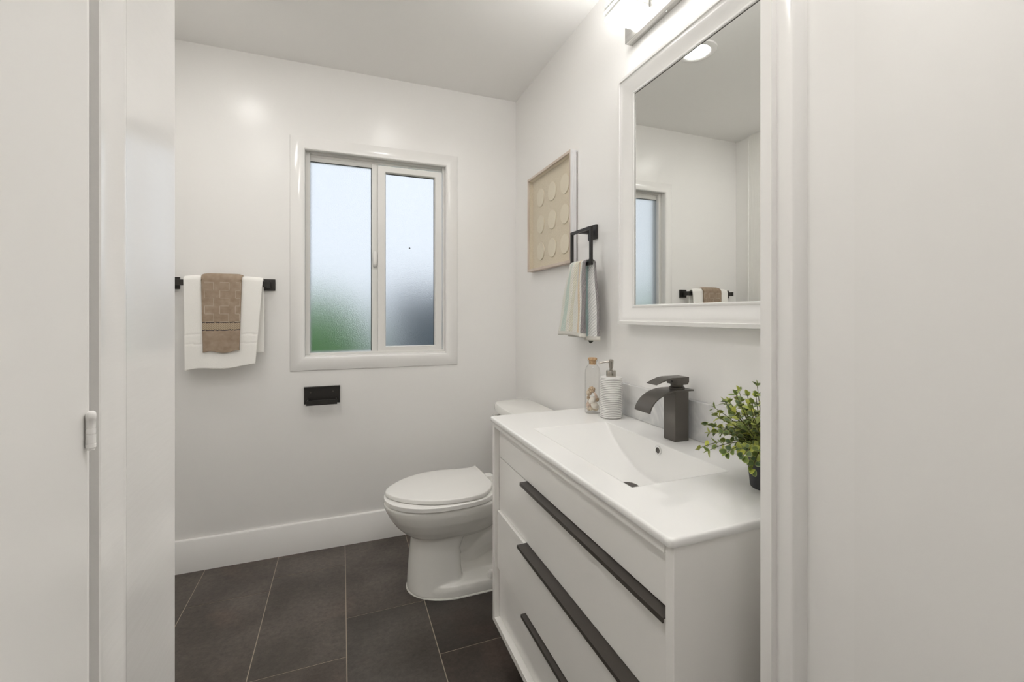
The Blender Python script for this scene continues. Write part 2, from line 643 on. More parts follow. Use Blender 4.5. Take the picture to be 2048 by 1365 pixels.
# floor: tiles over a grout bed
bm = B()
tint = bm.loops.layers.color.new('tint')
box(bm, -1.0, 1.1, -1.25, D + 0.05, F - 0.06, F - 0.0012, 1)
rnd = random.Random(4)
offs = {-1: 1.413, 0: 1.528, 1: 1.627, 2: 1.833, 3: 1.524, 4: 1.73, -2: 1.60}
for c in range(-2, 5):
    x0, x1 = -0.5887 + 0.302 * c, -0.5887 + 0.302 * (c + 1)
    for k in range(-6, 3):
        y0 = offs[c] + 0.6 * k
        y1 = y0 + 0.6
        y0c, y1c = max(y0, -1.25), min(y1, D + 0.04)
        if y1c - y0c < 0.02:
            continue
        g = 0.0016
        vs = box(bm, max(x0 + g, -1.0), min(x1 - g, 1.1), y0c + g, y1c - g, F - 0.01, F, 0)
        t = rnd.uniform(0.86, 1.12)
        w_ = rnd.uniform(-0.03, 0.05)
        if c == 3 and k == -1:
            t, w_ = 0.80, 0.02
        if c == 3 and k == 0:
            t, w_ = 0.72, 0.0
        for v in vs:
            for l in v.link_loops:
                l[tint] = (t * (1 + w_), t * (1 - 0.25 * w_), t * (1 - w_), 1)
structure(link('floor', bm, [M['tile'], M['grout']]), 'dark slate-look rectangular floor tiles with pale grout', 'floor')

bm = B()
box(bm, -1.0, 1.1, -1.25, D + 0.12, CE, CE + 0.08)
structure(link('ceiling', bm, M['ceiling']), 'plain white painted ceiling', 'ceiling')

# back wall with window opening
WX0, WX1, WZ0, WZ1 = -0.172, 0.536, -0.206, 0.822
bm = B()
box(bm, L - 0.12, WX0, D, D + 0.12, F - 0.05, CE)
box(bm, WX1, W + 0.12, D, D + 0.12, F - 0.05, CE)
box(bm, WX0, WX1, D, D + 0.12, F - 0.05, WZ0)
box(bm, WX0, WX1, D, D + 0.12, WZ1, CE)
bmesh.ops.remove_doubles(bm, verts=bm.verts, dist=1e-5)
structure(link('wall_back', bm, M['wall']), 'white painted wall around the frosted window', 'wall')
bm = B()
box(bm, W, W + 0.12, FR - 0.14, D, F - 0.05, CE)
structure(link('wall_right', bm, M['wall']), 'white painted wall behind the mirror and vanity', 'wall')
bm = B()
box(bm, L - 0.12, L, FR - 0.14, D, F - 0.05, CE)
structure(link('wall_left', bm, M['wall']), 'white painted wall seen in the mirror', 'wall')
bm = B()
box(bm, L, LJ - 0.05, FR - 0.12, FR, F - 0.05, CE)
structure(link('wall_front_left', bm, M['wall']))
bm = B()
box(bm, 0.68, W, FR - 0.12, FR, F - 0.05, CE)
structure(link('wall_front_right', bm, M['wall']))
# shower wall cladding beyond the towel corner
bm = B()
box(bm, L, L + 0.012, FR, D - 0.115, F, CE)
structure(link('trim_6', bm, M['panel']), 'streaked pale shower wall panel seen in the mirror', 'wall panel')
bm = B()
box(bm, L, L + 0.016, D - 0.122, D - 0.112, F, CE)
structure(link('trim_7', bm, M['trim']), 'thin white edging strip of the shower panel', 'trim')

# baseboard
bm = B()
pr = [(D, F), (D - 0.015, F), (D - 0.015, -1.040), (D - 0.011, -1.034), (D, -1.032)]
loft(bm, [[(x, y, z) for y, z in pr] for x in (L, W)], smooth=False)
structure(link('baseboard_back', bm, M['trim']), 'tall plain white baseboard under the window wall', 'baseboard')
bm = B()
pr = [(W, F), (W - 0.015, F), (W - 0.015, -1.040), (W - 0.011, -1.034), (W, -1.032)]
loft(bm, [[(x, y, z) for x, z in pr] for y in (FR, D - 0.015)], smooth=False)
structure(link('baseboard_right', bm, M['trim']), 'white baseboard behind toilet and vanity', 'baseboard')


# ------------------------------------------------------------------ window
def rect_ring(bm, prof, a0, a1, b0, b1, place, smooth=True):
    """mitred frame: prof = (inset from outer edge, proud), place(a,b,proud)->xyz"""
    loops = []
    for ins, pr in prof:
        loops.append([place(a0 + ins, b0 + ins, pr), place(a1 - ins, b0 + ins, pr), place(a1 - ins, b1 - ins, pr), place(a0 + ins, b1 - ins, pr)])
    rows = [[bm.verts.new(p) for p in Lp] for Lp in loops]
    for r0, r1 in zip(rows, rows[1:]):
        for i in range(4):
            j = (i + 1) % 4
            # separate verts per side keep the mitre crisp
            f = bm.faces.new((r0[i], r0[j], r1[j], r1[i]))
            f.smooth = False
    return rows


win = empty('window_1', (0.18, D, WZ0))
structure(win, 'white sliding window with two frosted panes', 'window')
bm = B()
cw = 0.0685
prof = [(0, 0)]
for k in range(0, 9):            # convex casing, rounded towards the outside
    t = k / 8
    prof.append((0.002 + t * (cw - 0.008), 0.006 + 0.016 * math.sin(t * PI * 0.62) / math.sin(PI * 0.5)))
prof += [(cw - 0.003, 0.019), (cw, 0.014), (cw, 0.0)]
rect_ring(bm, prof, WX0 - cw + 0.001, WX1 + cw, WZ0 - cw - 0.008, WZ1 + cw - 0.006, lambda a, b, p: (a, D - p, b))
structure(link('window_casing', bm, M['trim'], win))


def vbar(bm, x0, x1, z0, z1, y0, y1):
    box(bm, x0, x1, y0, y1, z0, z1)


# vinyl main frame set in the opening
bm = B()
fy0, fy1 = D + 0.012, D + 0.095
vbar(bm, WX0, WX0 + 0.022, WZ0, WZ1, fy0 + 0.012, fy1)
vbar(bm, WX1 - 0.012, WX1, WZ0, WZ1, fy0 + 0.004, fy1)
vbar(bm, WX0 + 0.022, WX1 - 0.012, WZ0, WZ0 + 0.010, fy0, fy1)
vbar(bm, WX0 + 0.022, WX1 - 0.012, WZ1 - 0.010, WZ1, fy0 + 0.008, fy1)
vbar(bm, WX0 + 0.022, WX1 - 0.012, WZ1 - 0.022, WZ1 - 0.010, fy0 + 0.03, fy1)
structure(link('window_frame', bm, M['vinyl'], win, bevel=0.0015))
# fixed left pane with its meeting rail
gy = D + 0.050
bm = B()
vbar(bm, 0.1476, 0.182, WZ0 + 0.010, WZ1 - 0.022, D + 0.036, D + 0.075)
structure(link('meeting_rail', bm, M['vinyl'], win, bevel=0.0015))
bm = B()
vbar(bm, WX0 + 0.022, 0.1476, WZ1 - 0.041, WZ1 - 0.022, D + 0.046, D + 0.075)
structure(link('head_rail', bm, M['vinyl'], win))
bm = B()
vbar(bm, WX0 + 0.022, 0.1476, WZ1 - 0.044, WZ1 - 0.041, D + 0.048, D + 0.060)
vbar(bm, 0.1450, 0.1476, WZ0 + 0.010, WZ1 - 0.044, D + 0.049, D + 0.060)
structure(link('gasket', bm, M['gasket'], win))
bm = B()
box(bm, WX0 + 0.020, 0.150, gy, gy + 0.006, WZ0 + 0.008, WZ1 - 0.042)
structure(link('window_pane', bm, M['frost'], win))
# sliding sash
sash = B()
sx0, sx1, sz0, sz1 = 0.178, 0.520, WZ0 + 0.010, 0.789
sy0, sy1 = D + 0.016, D + 0.044
gx0, gx1, gz0, gz1 = 0.2189, 0.4808, -0.1715, 0.7551
loft(sash, [[(sx0, sy1, sz0), (sx1, sy1, sz0), (sx1, sy1, sz1), (sx0, sy1, sz1)],
            [(sx0, sy0, sz0), (sx1, sy0, sz0), (sx1, sy0, sz1), (sx0, sy0, sz1)],
            [(gx0 - 0.004, sy0, gz0 - 0.004), (gx1 + 0.004, sy0, gz0 - 0.004), (gx1 + 0.004, sy0, gz1 + 0.004), (gx0 - 0.004, sy0, gz1 + 0.004)],
            [(gx0, sy0 + 0.006, gz0), (gx1, sy0 + 0.006, gz0), (gx1, sy0 + 0.006, gz1), (gx0, sy0 + 0.006, gz1)],
            [(gx0, sy1, gz0), (gx1, sy1, gz0), (gx1, sy1, gz1), (gx0, sy1, gz1)]], False, False, smooth=False)
so = structure(link('sliding_sash', sash, M['vinyl'], win, bevel=0.001))
bm = B()
g = 0.0035
for (x0, x1, z0, z1) in ((gx0, gx1, gz1 - g, gz1), (gx1 - g, gx1, gz0, gz1 - g)):
    box(bm, x0, x1, sy0 + 0.020, sy0 + 0.026, z0, z1)
structure(link('gasket', bm, M['gasket'], so))
bm = B()
box(bm, gx0 - 0.002, gx1 + 0.002, sy0 + 0.022, sy0 + 0.027, gz0 - 0.002, gz1 + 0.002)
structure(link('window_pane', bm, M['frost'], so))
bm = B()
s = 0.0052
v = [bm.verts.new(p) for p in ((0.3459 - s, 0, 0.361), (0.3459, 0, 0.361 - s), (0.3459 + s, 0, 0.361), (0.3459, 0, 0.361 + s))]
for q in v:
    q.co.y = sy0 + 0.0215
fc = bm.faces.new(v)
r = bmesh.ops.extrude_face_region(bm, geom=[fc])
for q in r['geom']:
    if isinstance(q, bmesh.types.BMVert):
        q.co.y -= 0.0006
o = structure(link('sticker', bm, M['gasket'], so))
o['label'] = 'tiny dark diamond sticker'
# latch
bm = B()
loops = []
for z, wd, dp in ((0.247, 0.004, 0.006), (0.252, 0.009, 0.012), (0.27, 0.010, 0.020), (0.30, 0.011, 0.018), (0.325, 0.011, 0.012), (0.333, 0.006, 0.008)):
    loops.append(rrect(0.163 - wd, 0.163 + wd, D + 0.036 - dp, D + 0.037, z, 0.003, 3))
loft(bm, loops)
structure(link('latch', bm, M['vinyl'], win))

# outside the window
bm = B()
box(bm, -6, 6, D + 0.4, D + 9, F - 0.5, F - 0.25)
structure(link('ground', bm, M['lawn']), 'ground outside the window', 'ground')
rnd = random.Random(11)


def bush(cx, cy, cz, rx, rz, label):
    bm = B()
    bmesh.ops.create_icosphere(bm, subdivisions=4, radius=1.0)
    for v in bm.verts:
        n = v.co.normalized()
        k = 1 + 0.10 * math.sin(9 * n.x + 3 * n.z) * math.cos(8 * n.y) + 0.06 * math.sin(21 * n.x + 17 * n.y + 13 * n.z)
        v.co = Vector((cx + n.x * rx * k, cy + n.y * rx * 0.7 * k, cz + n.z * rz * k))
    for f in bm.faces:
        f.smooth = True
    return tag(link('garden_bush', bm, M['leaf_out'], origin=(cx, cy, cz - rz)), label, 'bush')


bush(-1.42, D + 1.45, -0.45, 0.60, 0.62, 'green bush blurred behind the left edge of the window')
bush(-0.22, D + 1.35, -0.52, 0.48, 0.66, 'green bush blurred behind the left frosted pane')
bm = B()
box(bm, 0.36, 2.6, D + 1.25, D + 1.31, F - 0.25, 0.20)
tag(link('garden_fence', bm, M['slate'], origin=(1.5, D + 1.28, F - 0.25)), 'blue-grey fence blurred behind the right frosted pane', 'fence')

# ------------------------------------------------------------------ doorway: jambs, closet door, hall
Y0 = 0.3625
bm = B()
pl = [(LJ - 0.06, FR), (LJ, FR), (LJ, 0.4010), (LJ + 0.0004, 0.3992), (LJ + 0.0010, 0.3970), (LJ + 0.0007, 0.3930), (LJ - 0.0001, 0.3860), (LJ - 0.0002, 0.3700), (LJ + 0.0004, 0.3634), (LJ - 0.0004, Y0), (LJ - 0.06, Y0)]
prism(bm, pl, F, CE)
structure(link('trim_1', bm, M['jamb']), 'glossy brush-painted white door jamb on the left', 'door jamb')
bm = B()
pl = [(RJ, FR), (RJ + 0.06, FR), (RJ + 0.06, 0.3857), (0.636, 0.3857), (0.636, 0.4505)]
for k in range(1, 8):
    a = PI / 2 * k / 8
    pl.append((0.636 - 0.0235 * math.sin(a) ** 1.0, 0.4505 + 0.009 * (1 - math.cos(a))))
pl += [(0.6125, 0.4594), (0.6125, 0.4806), (RJ, 0.4810)]
prism(bm, pl, F, CE)
structure(link('trim_2', bm, M['trim']), 'stepped glossy white door jamb with stop moulding on the right', 'door jamb')
bm = B()
box(bm, 0.6352, 0.70, -1.25, 0.3857, F - 0.05, CE)
structure(link('wall_hall_right', bm, M['hall']), 'glossy white hallway wall at the right edge', 'wall')
bm = B()
box(bm, -0.26, LJ - 0.001, -1.25, -0.362, F - 0.05, CE)
structure(link('wall_hall_left', bm, M['hall']))
bm = B()
box(bm, -0.26, LJ - 0.060, -0.362, 0.44, F - 0.05, CE)
structure(link('trim_3', bm, M['trim']))
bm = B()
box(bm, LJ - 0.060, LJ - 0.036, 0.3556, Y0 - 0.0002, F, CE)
structure(link('trim_4', bm, simple('shaded_reveal_paint', (0.76, 0.72, 0.67), 0.4)), 'shadowed reveal between closet door and jamb', 'trim')  # shade of the gap painted in as a darker brownish tone
bm = B()
pl = [(LJ - 0.040, -0.355), (LJ - 0.001, -0.355), (LJ - 0.001, 0.3494), (LJ - 0.0024, 0.3502), (LJ - 0.0016, 0.3512), (LJ - 0.0014, 0.3530), (LJ - 0.0018, 0.3545), (LJ - 0.0035, 0.3553), (LJ - 0.040, 0.3553)]
prism(bm, pl, F + 0.008, CE - 0.02)
door = structure(link('door_1', bm, M['hall'], origin=(LJ - 0.02, 0, F)), 'flat white closet door at the left edge', 'door')
hy, hx = 0.3468, LJ + 0.0020
bm = B()
pf = [(0.0010, -0.0838), (0.0020, -0.0834), (0.0021, -0.0822), (0.0025, -0.0819), (0.0025, -0.0797), (0.0022, -0.0796), (0.0022, -0.0794), (0.0024, -0.0793),
      (0.0024, -0.0738), (0.0021, -0.0737), (0.0021, -0.0735), (0.0024, -0.0734), (0.0024, -0.0702), (0.0021, -0.0701), (0.0021, -0.0699), (0.0024, -0.0698),
      (0.0024, -0.0650), (0.0026, -0.0647), (0.0026, -0.0618), (0.0022, -0.0602), (0.0012, -0.0595)]
lathe(bm, hx, hy, pf, 40, smooth=False)
box(bm, hx - 0.006, hx - 0.001, hy + 0.0005, hy + 0.0025, -0.0815, -0.0622)
structure(link('hinge', bm, M['trim'], door))

bm = B()
box(bm, -0.26, 0.70, -1.31, -1.25, F - 0.05, CE)
structure(link('wall_hall_back', bm, M['hall']))
# unseen hall light, added behind the viewer to light hall and doorway
hl = empty('added_hall_light', (0.42, 0.10, CE))
tag(hl, 'unseen round ceiling light added in the hallway', 'ceiling light')
bm = B()
lathe(bm, 0.42, 0.10, [(0.16, CE - 0.0005), (0.165, CE - 0.03), (0.15, CE - 0.032)], 40, True, True)
link('base', bm, M['trim'], hl)
bm = B()
lathe(bm, 0.42, 0.10, [(0.148, CE - 0.0325), (0.14, CE - 0.055), (0.10, CE - 0.07), (0.03, CE - 0.076)], 40, True, True)
link('lens', bm, M['emit_hall'], hl)

# ------------------------------------------------------------------ recessed lights
for x, y, lab in ((0.288, 1.650, 'round recessed downlight in the ceiling reflected in the mirror'),
                  (-0.515, 1.78, 'round recessed ceiling downlight over the towel side of the room'),
                  (-0.55, 0.92, 'unseen fill downlight added by the door wall on the shower side')):  # last one is an added fill lamp, unseen, for the vanity front
    r = empty('recessed_light', (x, y, CE))
    tag(r, lab, 'downlight', 'recessed ceiling downlights')
    bm = B()
    lathe(bm, x, y, [(0.092, CE - 0.0002), (0.090, CE - 0.005), (0.066, CE - 0.008), (0.060, CE - 0.004)], 48, True, False)
    link('trim_ring', bm, M['trim'], r)
    bm = B()
    lathe(bm, x, y, [(0.060, CE - 0.0045), (0.058, CE - 0.006)], 48, True, True)
    link('lens', bm, M['emit_can'] if y > 1.2 else M['emit_fill_can'], r)

# ------------------------------------------------------------------ vanity light bar
vl = empty('vanity_light', (W, 0.94, 0.9455))
tag(vl, 'brushed nickel bar light with glowing square shades above the mirror', 'wall light')
bm = B()
box(bm, W - 0.030, W, 0.573, 1.307, 0.9455, 1.060)
link('back_plate', bm, M['steel'], vl, bevel=0.001)
for y in (0.76, 1.115):
    bm = B()
    lathe(bm, W - 0.012, y, [(0.0032, 0.9456), (0.0032, 0.9442), (0.002, 0.9432)], 14)
    link('screw', bm, M['chrome'], vl)
for yc in (1.2255, 0.94, 0.6545):
    x0, x1, y0, y1 = 0.8225, W - 0.030, yc - 0.0515, yc + 0.0515
    bm = B()
    loft(bm, [rrect(x0, x1, y0, y1, 1.001, 0.003, 3), rrect(x0, x1, y0, y1, 1.026, 0.003, 3)], smooth=False)
    s = link('shade', bm, M['acrylic'], vl)
    bm = B()
    loft(bm, [rrect(x0 + 0.002, x1 - 0.001, y0 + 0.002, y1 - 0.002, 0.980, 0.003, 3), rrect(x0, x1, y0, y1, 0.983, 0.004, 3), rrect(x0, x1, y0, y1, 0.9915, 0.004, 3)], smooth=False)
    link('diffuser', bm, M['emit_van'], s)
    bm = B()
    loft(bm, [rrect(x0 + 0.001, x1, y0 + 0.001, y1 - 0.001, 0.9915, 0.003, 3), rrect(x0 + 0.001, x1, y0 + 0.001, y1 - 0.001, 1.001, 0.003, 3)], smooth=False)
    link('band', bm, M['acrylic'], s)
    bm = B()
    box(bm, x0 - 0.0006, x1 - 0.012, y0 - 0.0006, y1 + 0.0006, 1.0045, 1.0135)
    link('light_strip', bm, M['emit_van'], s)
    bm = B()
    loft(bm, [rrect(x0 + 0.002, x1 - 0.012, y0 + 0.002, y1 - 0.002, 1.0262, 0.003, 3), rrect(x0 + 0.002, x1 - 0.012, y0 + 0.002, y1 - 0.002, 1.030, 0.003, 3)], smooth=False)
    link('top_fill', bm, M['emit_top_fill'], s)  # added glow on the unseen shade top, bounces fill off the ceiling

# ------------------------------------------------------------------ mirror
mir = empty('wall_mirror', (W, 0.93, -0.036))
tag(mir, 'large rectangular mirror in a white moulded frame above the vanity', 'mirror')
MY0, MY1, MZ0, MZ1 = 0.54, 1.3227, -0.0355, 0.8175
bm = B()
prof = [(0, 0), (0, 0.048), (0.0012, 0.0500), (0.010, 0.0515), (0.0115, 0.0515), (0.0125, 0.0505), (0.0130, 0.0470), (0.0165, 0.0462), (0.020, 0.0462)]
for k in range(1, 9):
    t = k / 8
    prof.append((0.020 + 0.037 * t, 0.0462 - 0.017 * math.sin(t * PI / 2) ** 1.2 + 0.002 * math.sin(t * PI)))
prof += [(0.059, 0.0310), (0.0605, 0.0318), (0.0640, 0.0318), (0.0660, 0.0305), (0.0670, 0.0282), (0.0670, 0.020)]
rect_ring(bm, prof, MY0, MY1, MZ0, MZ1, lambda a, b, p: (W - p, a, b))
link('frame', bm, M['mframe'], mir)
bm = B()
box(bm, W - 0.026, W - 0.004, MY0 + 0.06, MY1 - 0.06, MZ0 + 0.06, MZ1 - 0.06)
link('mirror_glass', bm, M['mirror'], mir)
bm = B()
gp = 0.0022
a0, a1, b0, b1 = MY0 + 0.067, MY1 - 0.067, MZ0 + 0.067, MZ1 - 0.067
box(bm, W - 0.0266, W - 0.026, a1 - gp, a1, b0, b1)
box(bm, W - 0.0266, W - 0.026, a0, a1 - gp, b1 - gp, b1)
link('painted_shadow_gap', bm, M['gasket'], mir)  # dark strips painted in for the shade where frame meets glass

# ------------------------------------------------------------------ vanity
CZ = -0.3582
CX = 0.4853
VY0, VY1 = 0.5637, 1.482
CF = 0.4943
van = empty('vanity_cabinet', (0.72, 1.02, -1.073))
tag(van, 'white wall-hung vanity cabinet with three drawers and long black pulls', 'vanity')
top_under = CZ - 0.0158
bm = B()
t_ = 0.020
box(bm, CF, W - 0.002, VY0 + 0.003, VY0 + 0.003 + t_, -1.073, top_under)
box(bm, CF, W - 0.002, VY1 - 0.005 - t_, VY1 - 0.005, -1.073, top_under)
box(bm, CF, W - 0.002, VY0 + 0.003 + t_, VY1 - 0.005 - t_, -1.073, -1.053)
box(bm, W - 0.02, W - 0.002, VY0 + 0.003 + t_, VY1 - 0.005 - t_, -1.053, top_under - 0.12)
link('carcass', bm, M['lacquer'], van, bevel=0.0008)
DY0, DY1 = VY0 + 0.005 + t_, VY1 - 0.007 - t_
bm = B()
box(bm, CF + 0.0005, CF + 0.02, DY0 + 0.001, DY1 + 0.001, CZ - 0.035, top_under - 0.001)
link('top_rail', bm, M['lacquer'], van)
DF = 0.5125
bm = B()
box(bm, DF, DF + 0.018, DY0, DY1, -0.4955, CZ - 0.037)
link('front_panel', bm, M['lacquer'], van, bevel=0.0008)
for (z0, z1, fx, hy1) in ((-0.679, -0.4985, DF, 1.213), (-0.8795, -0.6815, DF - 0.0085, 1.213), (-1.0500, -0.8825, DF, 1.204)):
    bm = B()
    box(bm, fx, fx + 0.018, DY0, DY1, z0, z1)
    box(bm, fx + 0.018, W - 0.05, DY0 + 0.02, DY0 + 0.032, z0 + 0.02, z1 - 0.04)
    box(bm, fx + 0.018, W - 0.05, DY1 - 0.032, DY1 - 0.02, z0 + 0.02, z1 - 0.04)
    box(bm, fx + 0.018, W - 0.05, DY0 + 0.032, DY1 - 0.032, z0 + 0.02, z0 + 0.03)
    dr = link('drawer', bm, M['lacquer'], van, bevel=0.0008)
    bm = B()
    pl = [(fx + 0.010, z1 + 0.0018), (fx - 0.0225, z1 + 0.0010), (fx - 0.0230, z1 - 0.0078), (fx - 0.0208, z1 - 0.0078), (fx - 0.0204, z1 - 0.0015), (fx + 0.010, z1 - 0.0002)]
    prism_y(bm, pl, DY0 - 0.001 if hy1 > 1.205 else DY0 + 0.02, hy1)
    link('handle', bm, M['bronze'], dr)

# vanity top with moulded wave basin
SX0, SX1, SY0, SY1 = 0.561, 0.819, 0.767, 1.262
vt = empty('vanity_top', (0.72, 1.02, CZ - 0.0158))
tag(vt, 'glossy white ceramic vanity top with moulded sloping rectangular basin', 'sink')
bm = B()
ox1 = W - 0.001


def rr(i, z, r):
    return rrect(CX + i, ox1 - i, VY0 + i, VY1 - i, z, r, 6)


zt = CZ
loops = [rr(0.003, zt - 0.0158, 0.008), rr(0.0010, zt - 0.0148, 0.009), rr(0.0, zt - 0.0118, 0.010), rr(0.0003, zt - 0.0050, 0.010), rr(0.0014, zt - 0.0020, 0.009), rr(0.0032, zt - 0.0005, 0.009), rr(0.0052, zt, 0.009), rr(0.0060, zt, 0.009), rr(0.010, zt, 0.009)]
loops.append(rrect(SX0 - 0.007, SX1 + 0.007, SY0 - 0.007, SY1 + 0.007, zt, 0.004, 6))
loops.append(rrect(SX0 - 0.003, SX1 + 0.003, SY0 - 0.003, SY1 + 0.003, zt, 0.003, 6))
loops.append(rrect(SX0 - 0.001, SX1 + 0.001, SY0 - 0.001, SY1 + 0.001, zt - 0.0006, 0.001, 6))
loft(bm, loops, False, False)
N = 40
yc, hw = (SY0 + SY1) / 2, (SY1 - SY0) / 2
DEP = 0.114


def zb(t):
    return CZ - 0.0006 - DEP * (1 - abs(t) ** 2.05)


ys = [yc + hw * (-1 + 2 * k / N) * 1.004 for k in range(N + 1)]
zs = [zb(-1 + 2 * k / N) for k in range(N + 1)]
xb0, xb1 = SX0 - 0.001, SX1 + 0.001
fl = 0.007
# ramp floor with small fillets to front and back walls
pro = []
for a in range(0, 5):
    th = PI / 2 * a / 4
    pro.append((xb0 + fl - fl * math.cos(th), fl - fl * math.sin(th)))
pro2 = [(xb1 - (x - xb0), h) for x, h in pro[::-1]]
rowsf = []
for y, z in zip(ys, zs):
    depth = CZ - 0.0006 - z
    sc_ = min(1.0, depth / 0.012)
    row = [(xb0, y, CZ - 0.0006)] + [(x, y, z + h * sc_) for x, h in pro] + [(x, y, z + h * sc_) for x, h in pro2] + [(xb1, y, CZ - 0.0006)]
    rowsf.append(row)
loft(bm, rowsf, False, False, closed=False)
bmesh.ops.remove_doubles(bm, verts=bm.verts, dist=1e-6)
link('basin', bm, M['ceramic'], vt)
bm = B()
bmo = []
ovx, ovy, ovz, orr = SX1 + 0.0005, 1.0005, CZ - 0.0195, 0.0125


def ring_x(bm, x0, x1, y, z, prof, n=28, cap0=False, cap1=False):
    loft(bm, [[(x0 + dx, y + r * math.cos(2 * PI * k / n), z + r * math.sin(2 * PI * k / n)) for k in range(n)] for r, dx in prof], cap0, cap1)


ring_x(bm, ovx, 0, ovy, ovz, [(orr, 0), (orr, -0.0025), (orr - 0.0015, -0.0035), (orr - 0.0042, -0.0030), (orr - 0.0045, 0.0)])
link('overflow_ring', bm, M['chrome'], vt)
bm = B()
ring_x(bm, ovx, 0, ovy, ovz, [(orr - 0.0045, 0.0), (orr - 0.0045, -0.0006)], 28, True, True)
link('overflow_hole', bm, simple('overflow_dark', (0.10, 0.09, 0.08), 0.5), vt)
bm = B()
zd = CZ - 0.0006 - DEP
lathe(bm, 0.728, yc, [(0.030, zd - 0.004), (0.030, zd + 0.0035), (0.027, zd + 0.005), (0.022, zd + 0.0045)], 32)
link('drain', bm, M['bronze'], vt)

# backsplash
bm = B()
box(bm, W - 0.020, W - 0.0005, VY0, 1.47, CZ + 0.0003, -0.2476)
tag(link('backsplash', bm, M['marble'], origin=(W - 0.01, 1.0, CZ), bevel=0.0015), 'low white marble backsplash strip along the back of the vanity top', 'backsplash')

# ------------------------------------------------------------------ faucet
fa = empty('faucet', (0.893, 1.014, CZ))
tag(fa, 'dark bronze waterfall faucet with square column and curved spout', 'faucet')
bm = B()
box(bm, 0.868, 0.916, 0.990, 1.038, CZ + 0.0004, -0.2165)
link('column', bm, M['faucet'], fa, bevel=0.0012)
bm = B()
path = [(0.928, -0.2130), (0.87, -0.2130)]
for k in range(1, 13):
    t = k / 12
    path.append((0.87 - 0.095 * math.sin(t * PI / 2 * 0.93) / math.sin(PI / 2 * 0.93), -0.2130 - 0.057 * (1 - math.cos(t * PI / 2 * 0.93)) / (1 - math.cos(PI / 2 * 0.93))))
th = 0.0042
up_, dn_ = [], []
for i, (x, z) in enumerate(path):
    x0, z0 = path[max(i - 1, 0)]
    x1, z1 = path[min(i + 1, len(path) - 1)]
    tx, tz = x1 - x0, z1 - z0
    l = math.hypot(tx, tz)
    nx, nz = tz / l, -tx / l
    up_.append((x + nx * 0.0, z + nz * 0.0))
    dn_.append((x - nx * th, z - nz * th))
prism_y(bm, up_ + dn_[::-1], 0.983, 1.049)
link('spout', bm, M['faucet'], fa, bevel=0.0006)
bm = B()
lathe(bm, 0.895, 1.014, [(0.0215, -0.2132), (0.0215, -0.2085), (0.0175, -0.2055), (0.0175, -0.199)], 28)
link('neck', bm, M['faucet'], fa)
bm = B()
pl = [(0.878, -0.1995), (0.914, -0.1995), (0.919, -0.193), (0.919, -0.1785), (0.86, -0.1785), (0.842, -0.1810), (0.825, -0.1865), (0.806, -0.1945), (0.806, -0.1960), (0.824, -0.1905), (0.842, -0.1855), (0.862, -0.1835), (0.876, -0.1850)]
prism_y(bm, pl, 0.992, 1.036)
link('lever', bm, M['faucet'], fa, bevel=0.0005)
bm = B()
ring_x(bm, 0.8775, 0, 1.014, -0.1915, [(0.0035, 0.002), (0.0035, -0.001), (0.0025, -0.0012)], 14, True, True)
link('set_screw', bm, M['black'], fa)

# ------------------------------------------------------------------ soap dispenser
sx, sy = 0.873, 1.313
so_ = empty('soap_dispenser', (sx, sy, CZ))
tag(so_, 'white ribbed ceramic soap dispenser with nickel pump', 'soap dispenser')
bm = B()
prof = [(0.030, CZ + 0.0003), (0.0355, CZ + 0.0015)]
nr = 22
hh = 0.134
for k in range(nr):
    z0 = CZ + 0.003 + hh * k / nr
    st = hh / nr
    prof += [(0.0362, z0), (0.0380, z0 + st * 0.25), (0.0384, z0 + st * 0.5), (0.0380, z0 + st * 0.75), (0.0362, z0 + st * 0.97)]
prof += [(0.0375, CZ + 0.1385), (0.036, CZ + 0.1405), (0.017, CZ + 0.1415)]


def ribbed():
    m, nt, b = new_mat('ribbed_ceramic')
    gp_ = nt.nodes.new('ShaderNodeTexCoord')
    sp = nt.nodes.new('ShaderNodeSeparateXYZ')
    ln = nt.nodes.new('ShaderNodeMath')      # darker line in each groove
    ln.operation = 'MULTIPLY_ADD'
    ln.inputs[1].default_value = nr / hh
    ln.inputs[2].default_value = -0.003 * nr / hh + 0.015
    fr = nt.nodes.new('ShaderNodeMath')
    fr.operation = 'FRACT'
    pp = nt.nodes.new('ShaderNodeMath')
    pp.operation = 'PINGPONG'
    pp.inputs[1].default_value = 0.5
    lt = nt.nodes.new('ShaderNodeMath')
    lt.operation = 'LESS_THAN'
    lt.inputs[1].default_value = 0.09
    mx = nt.nodes.new('ShaderNodeMix')
    mx.data_type = 'RGBA'
    mx.inputs['A'].default_value = (0.80, 0.79, 0.77, 1)
    mx.inputs['B'].default_value = (0.22, 0.20, 0.18, 1)
    nt.links.new(gp_.outputs['Object'], sp.inputs[0])
    nt.links.new(sp.outputs['Z'], ln.inputs[0])
    nt.links.new(ln.outputs[0], fr.inputs[0])
    nt.links.new(fr.outputs[0], pp.inputs[0])
    nt.links.new(pp.outputs[0], lt.inputs[0])
    nt.links.new(lt.outputs[0], mx.inputs['Factor'])
    nt.links.new(mx.outputs['Result'], b.inputs['Base Color'])
    b.inputs['Roughness'].default_value = 0.3
    return m


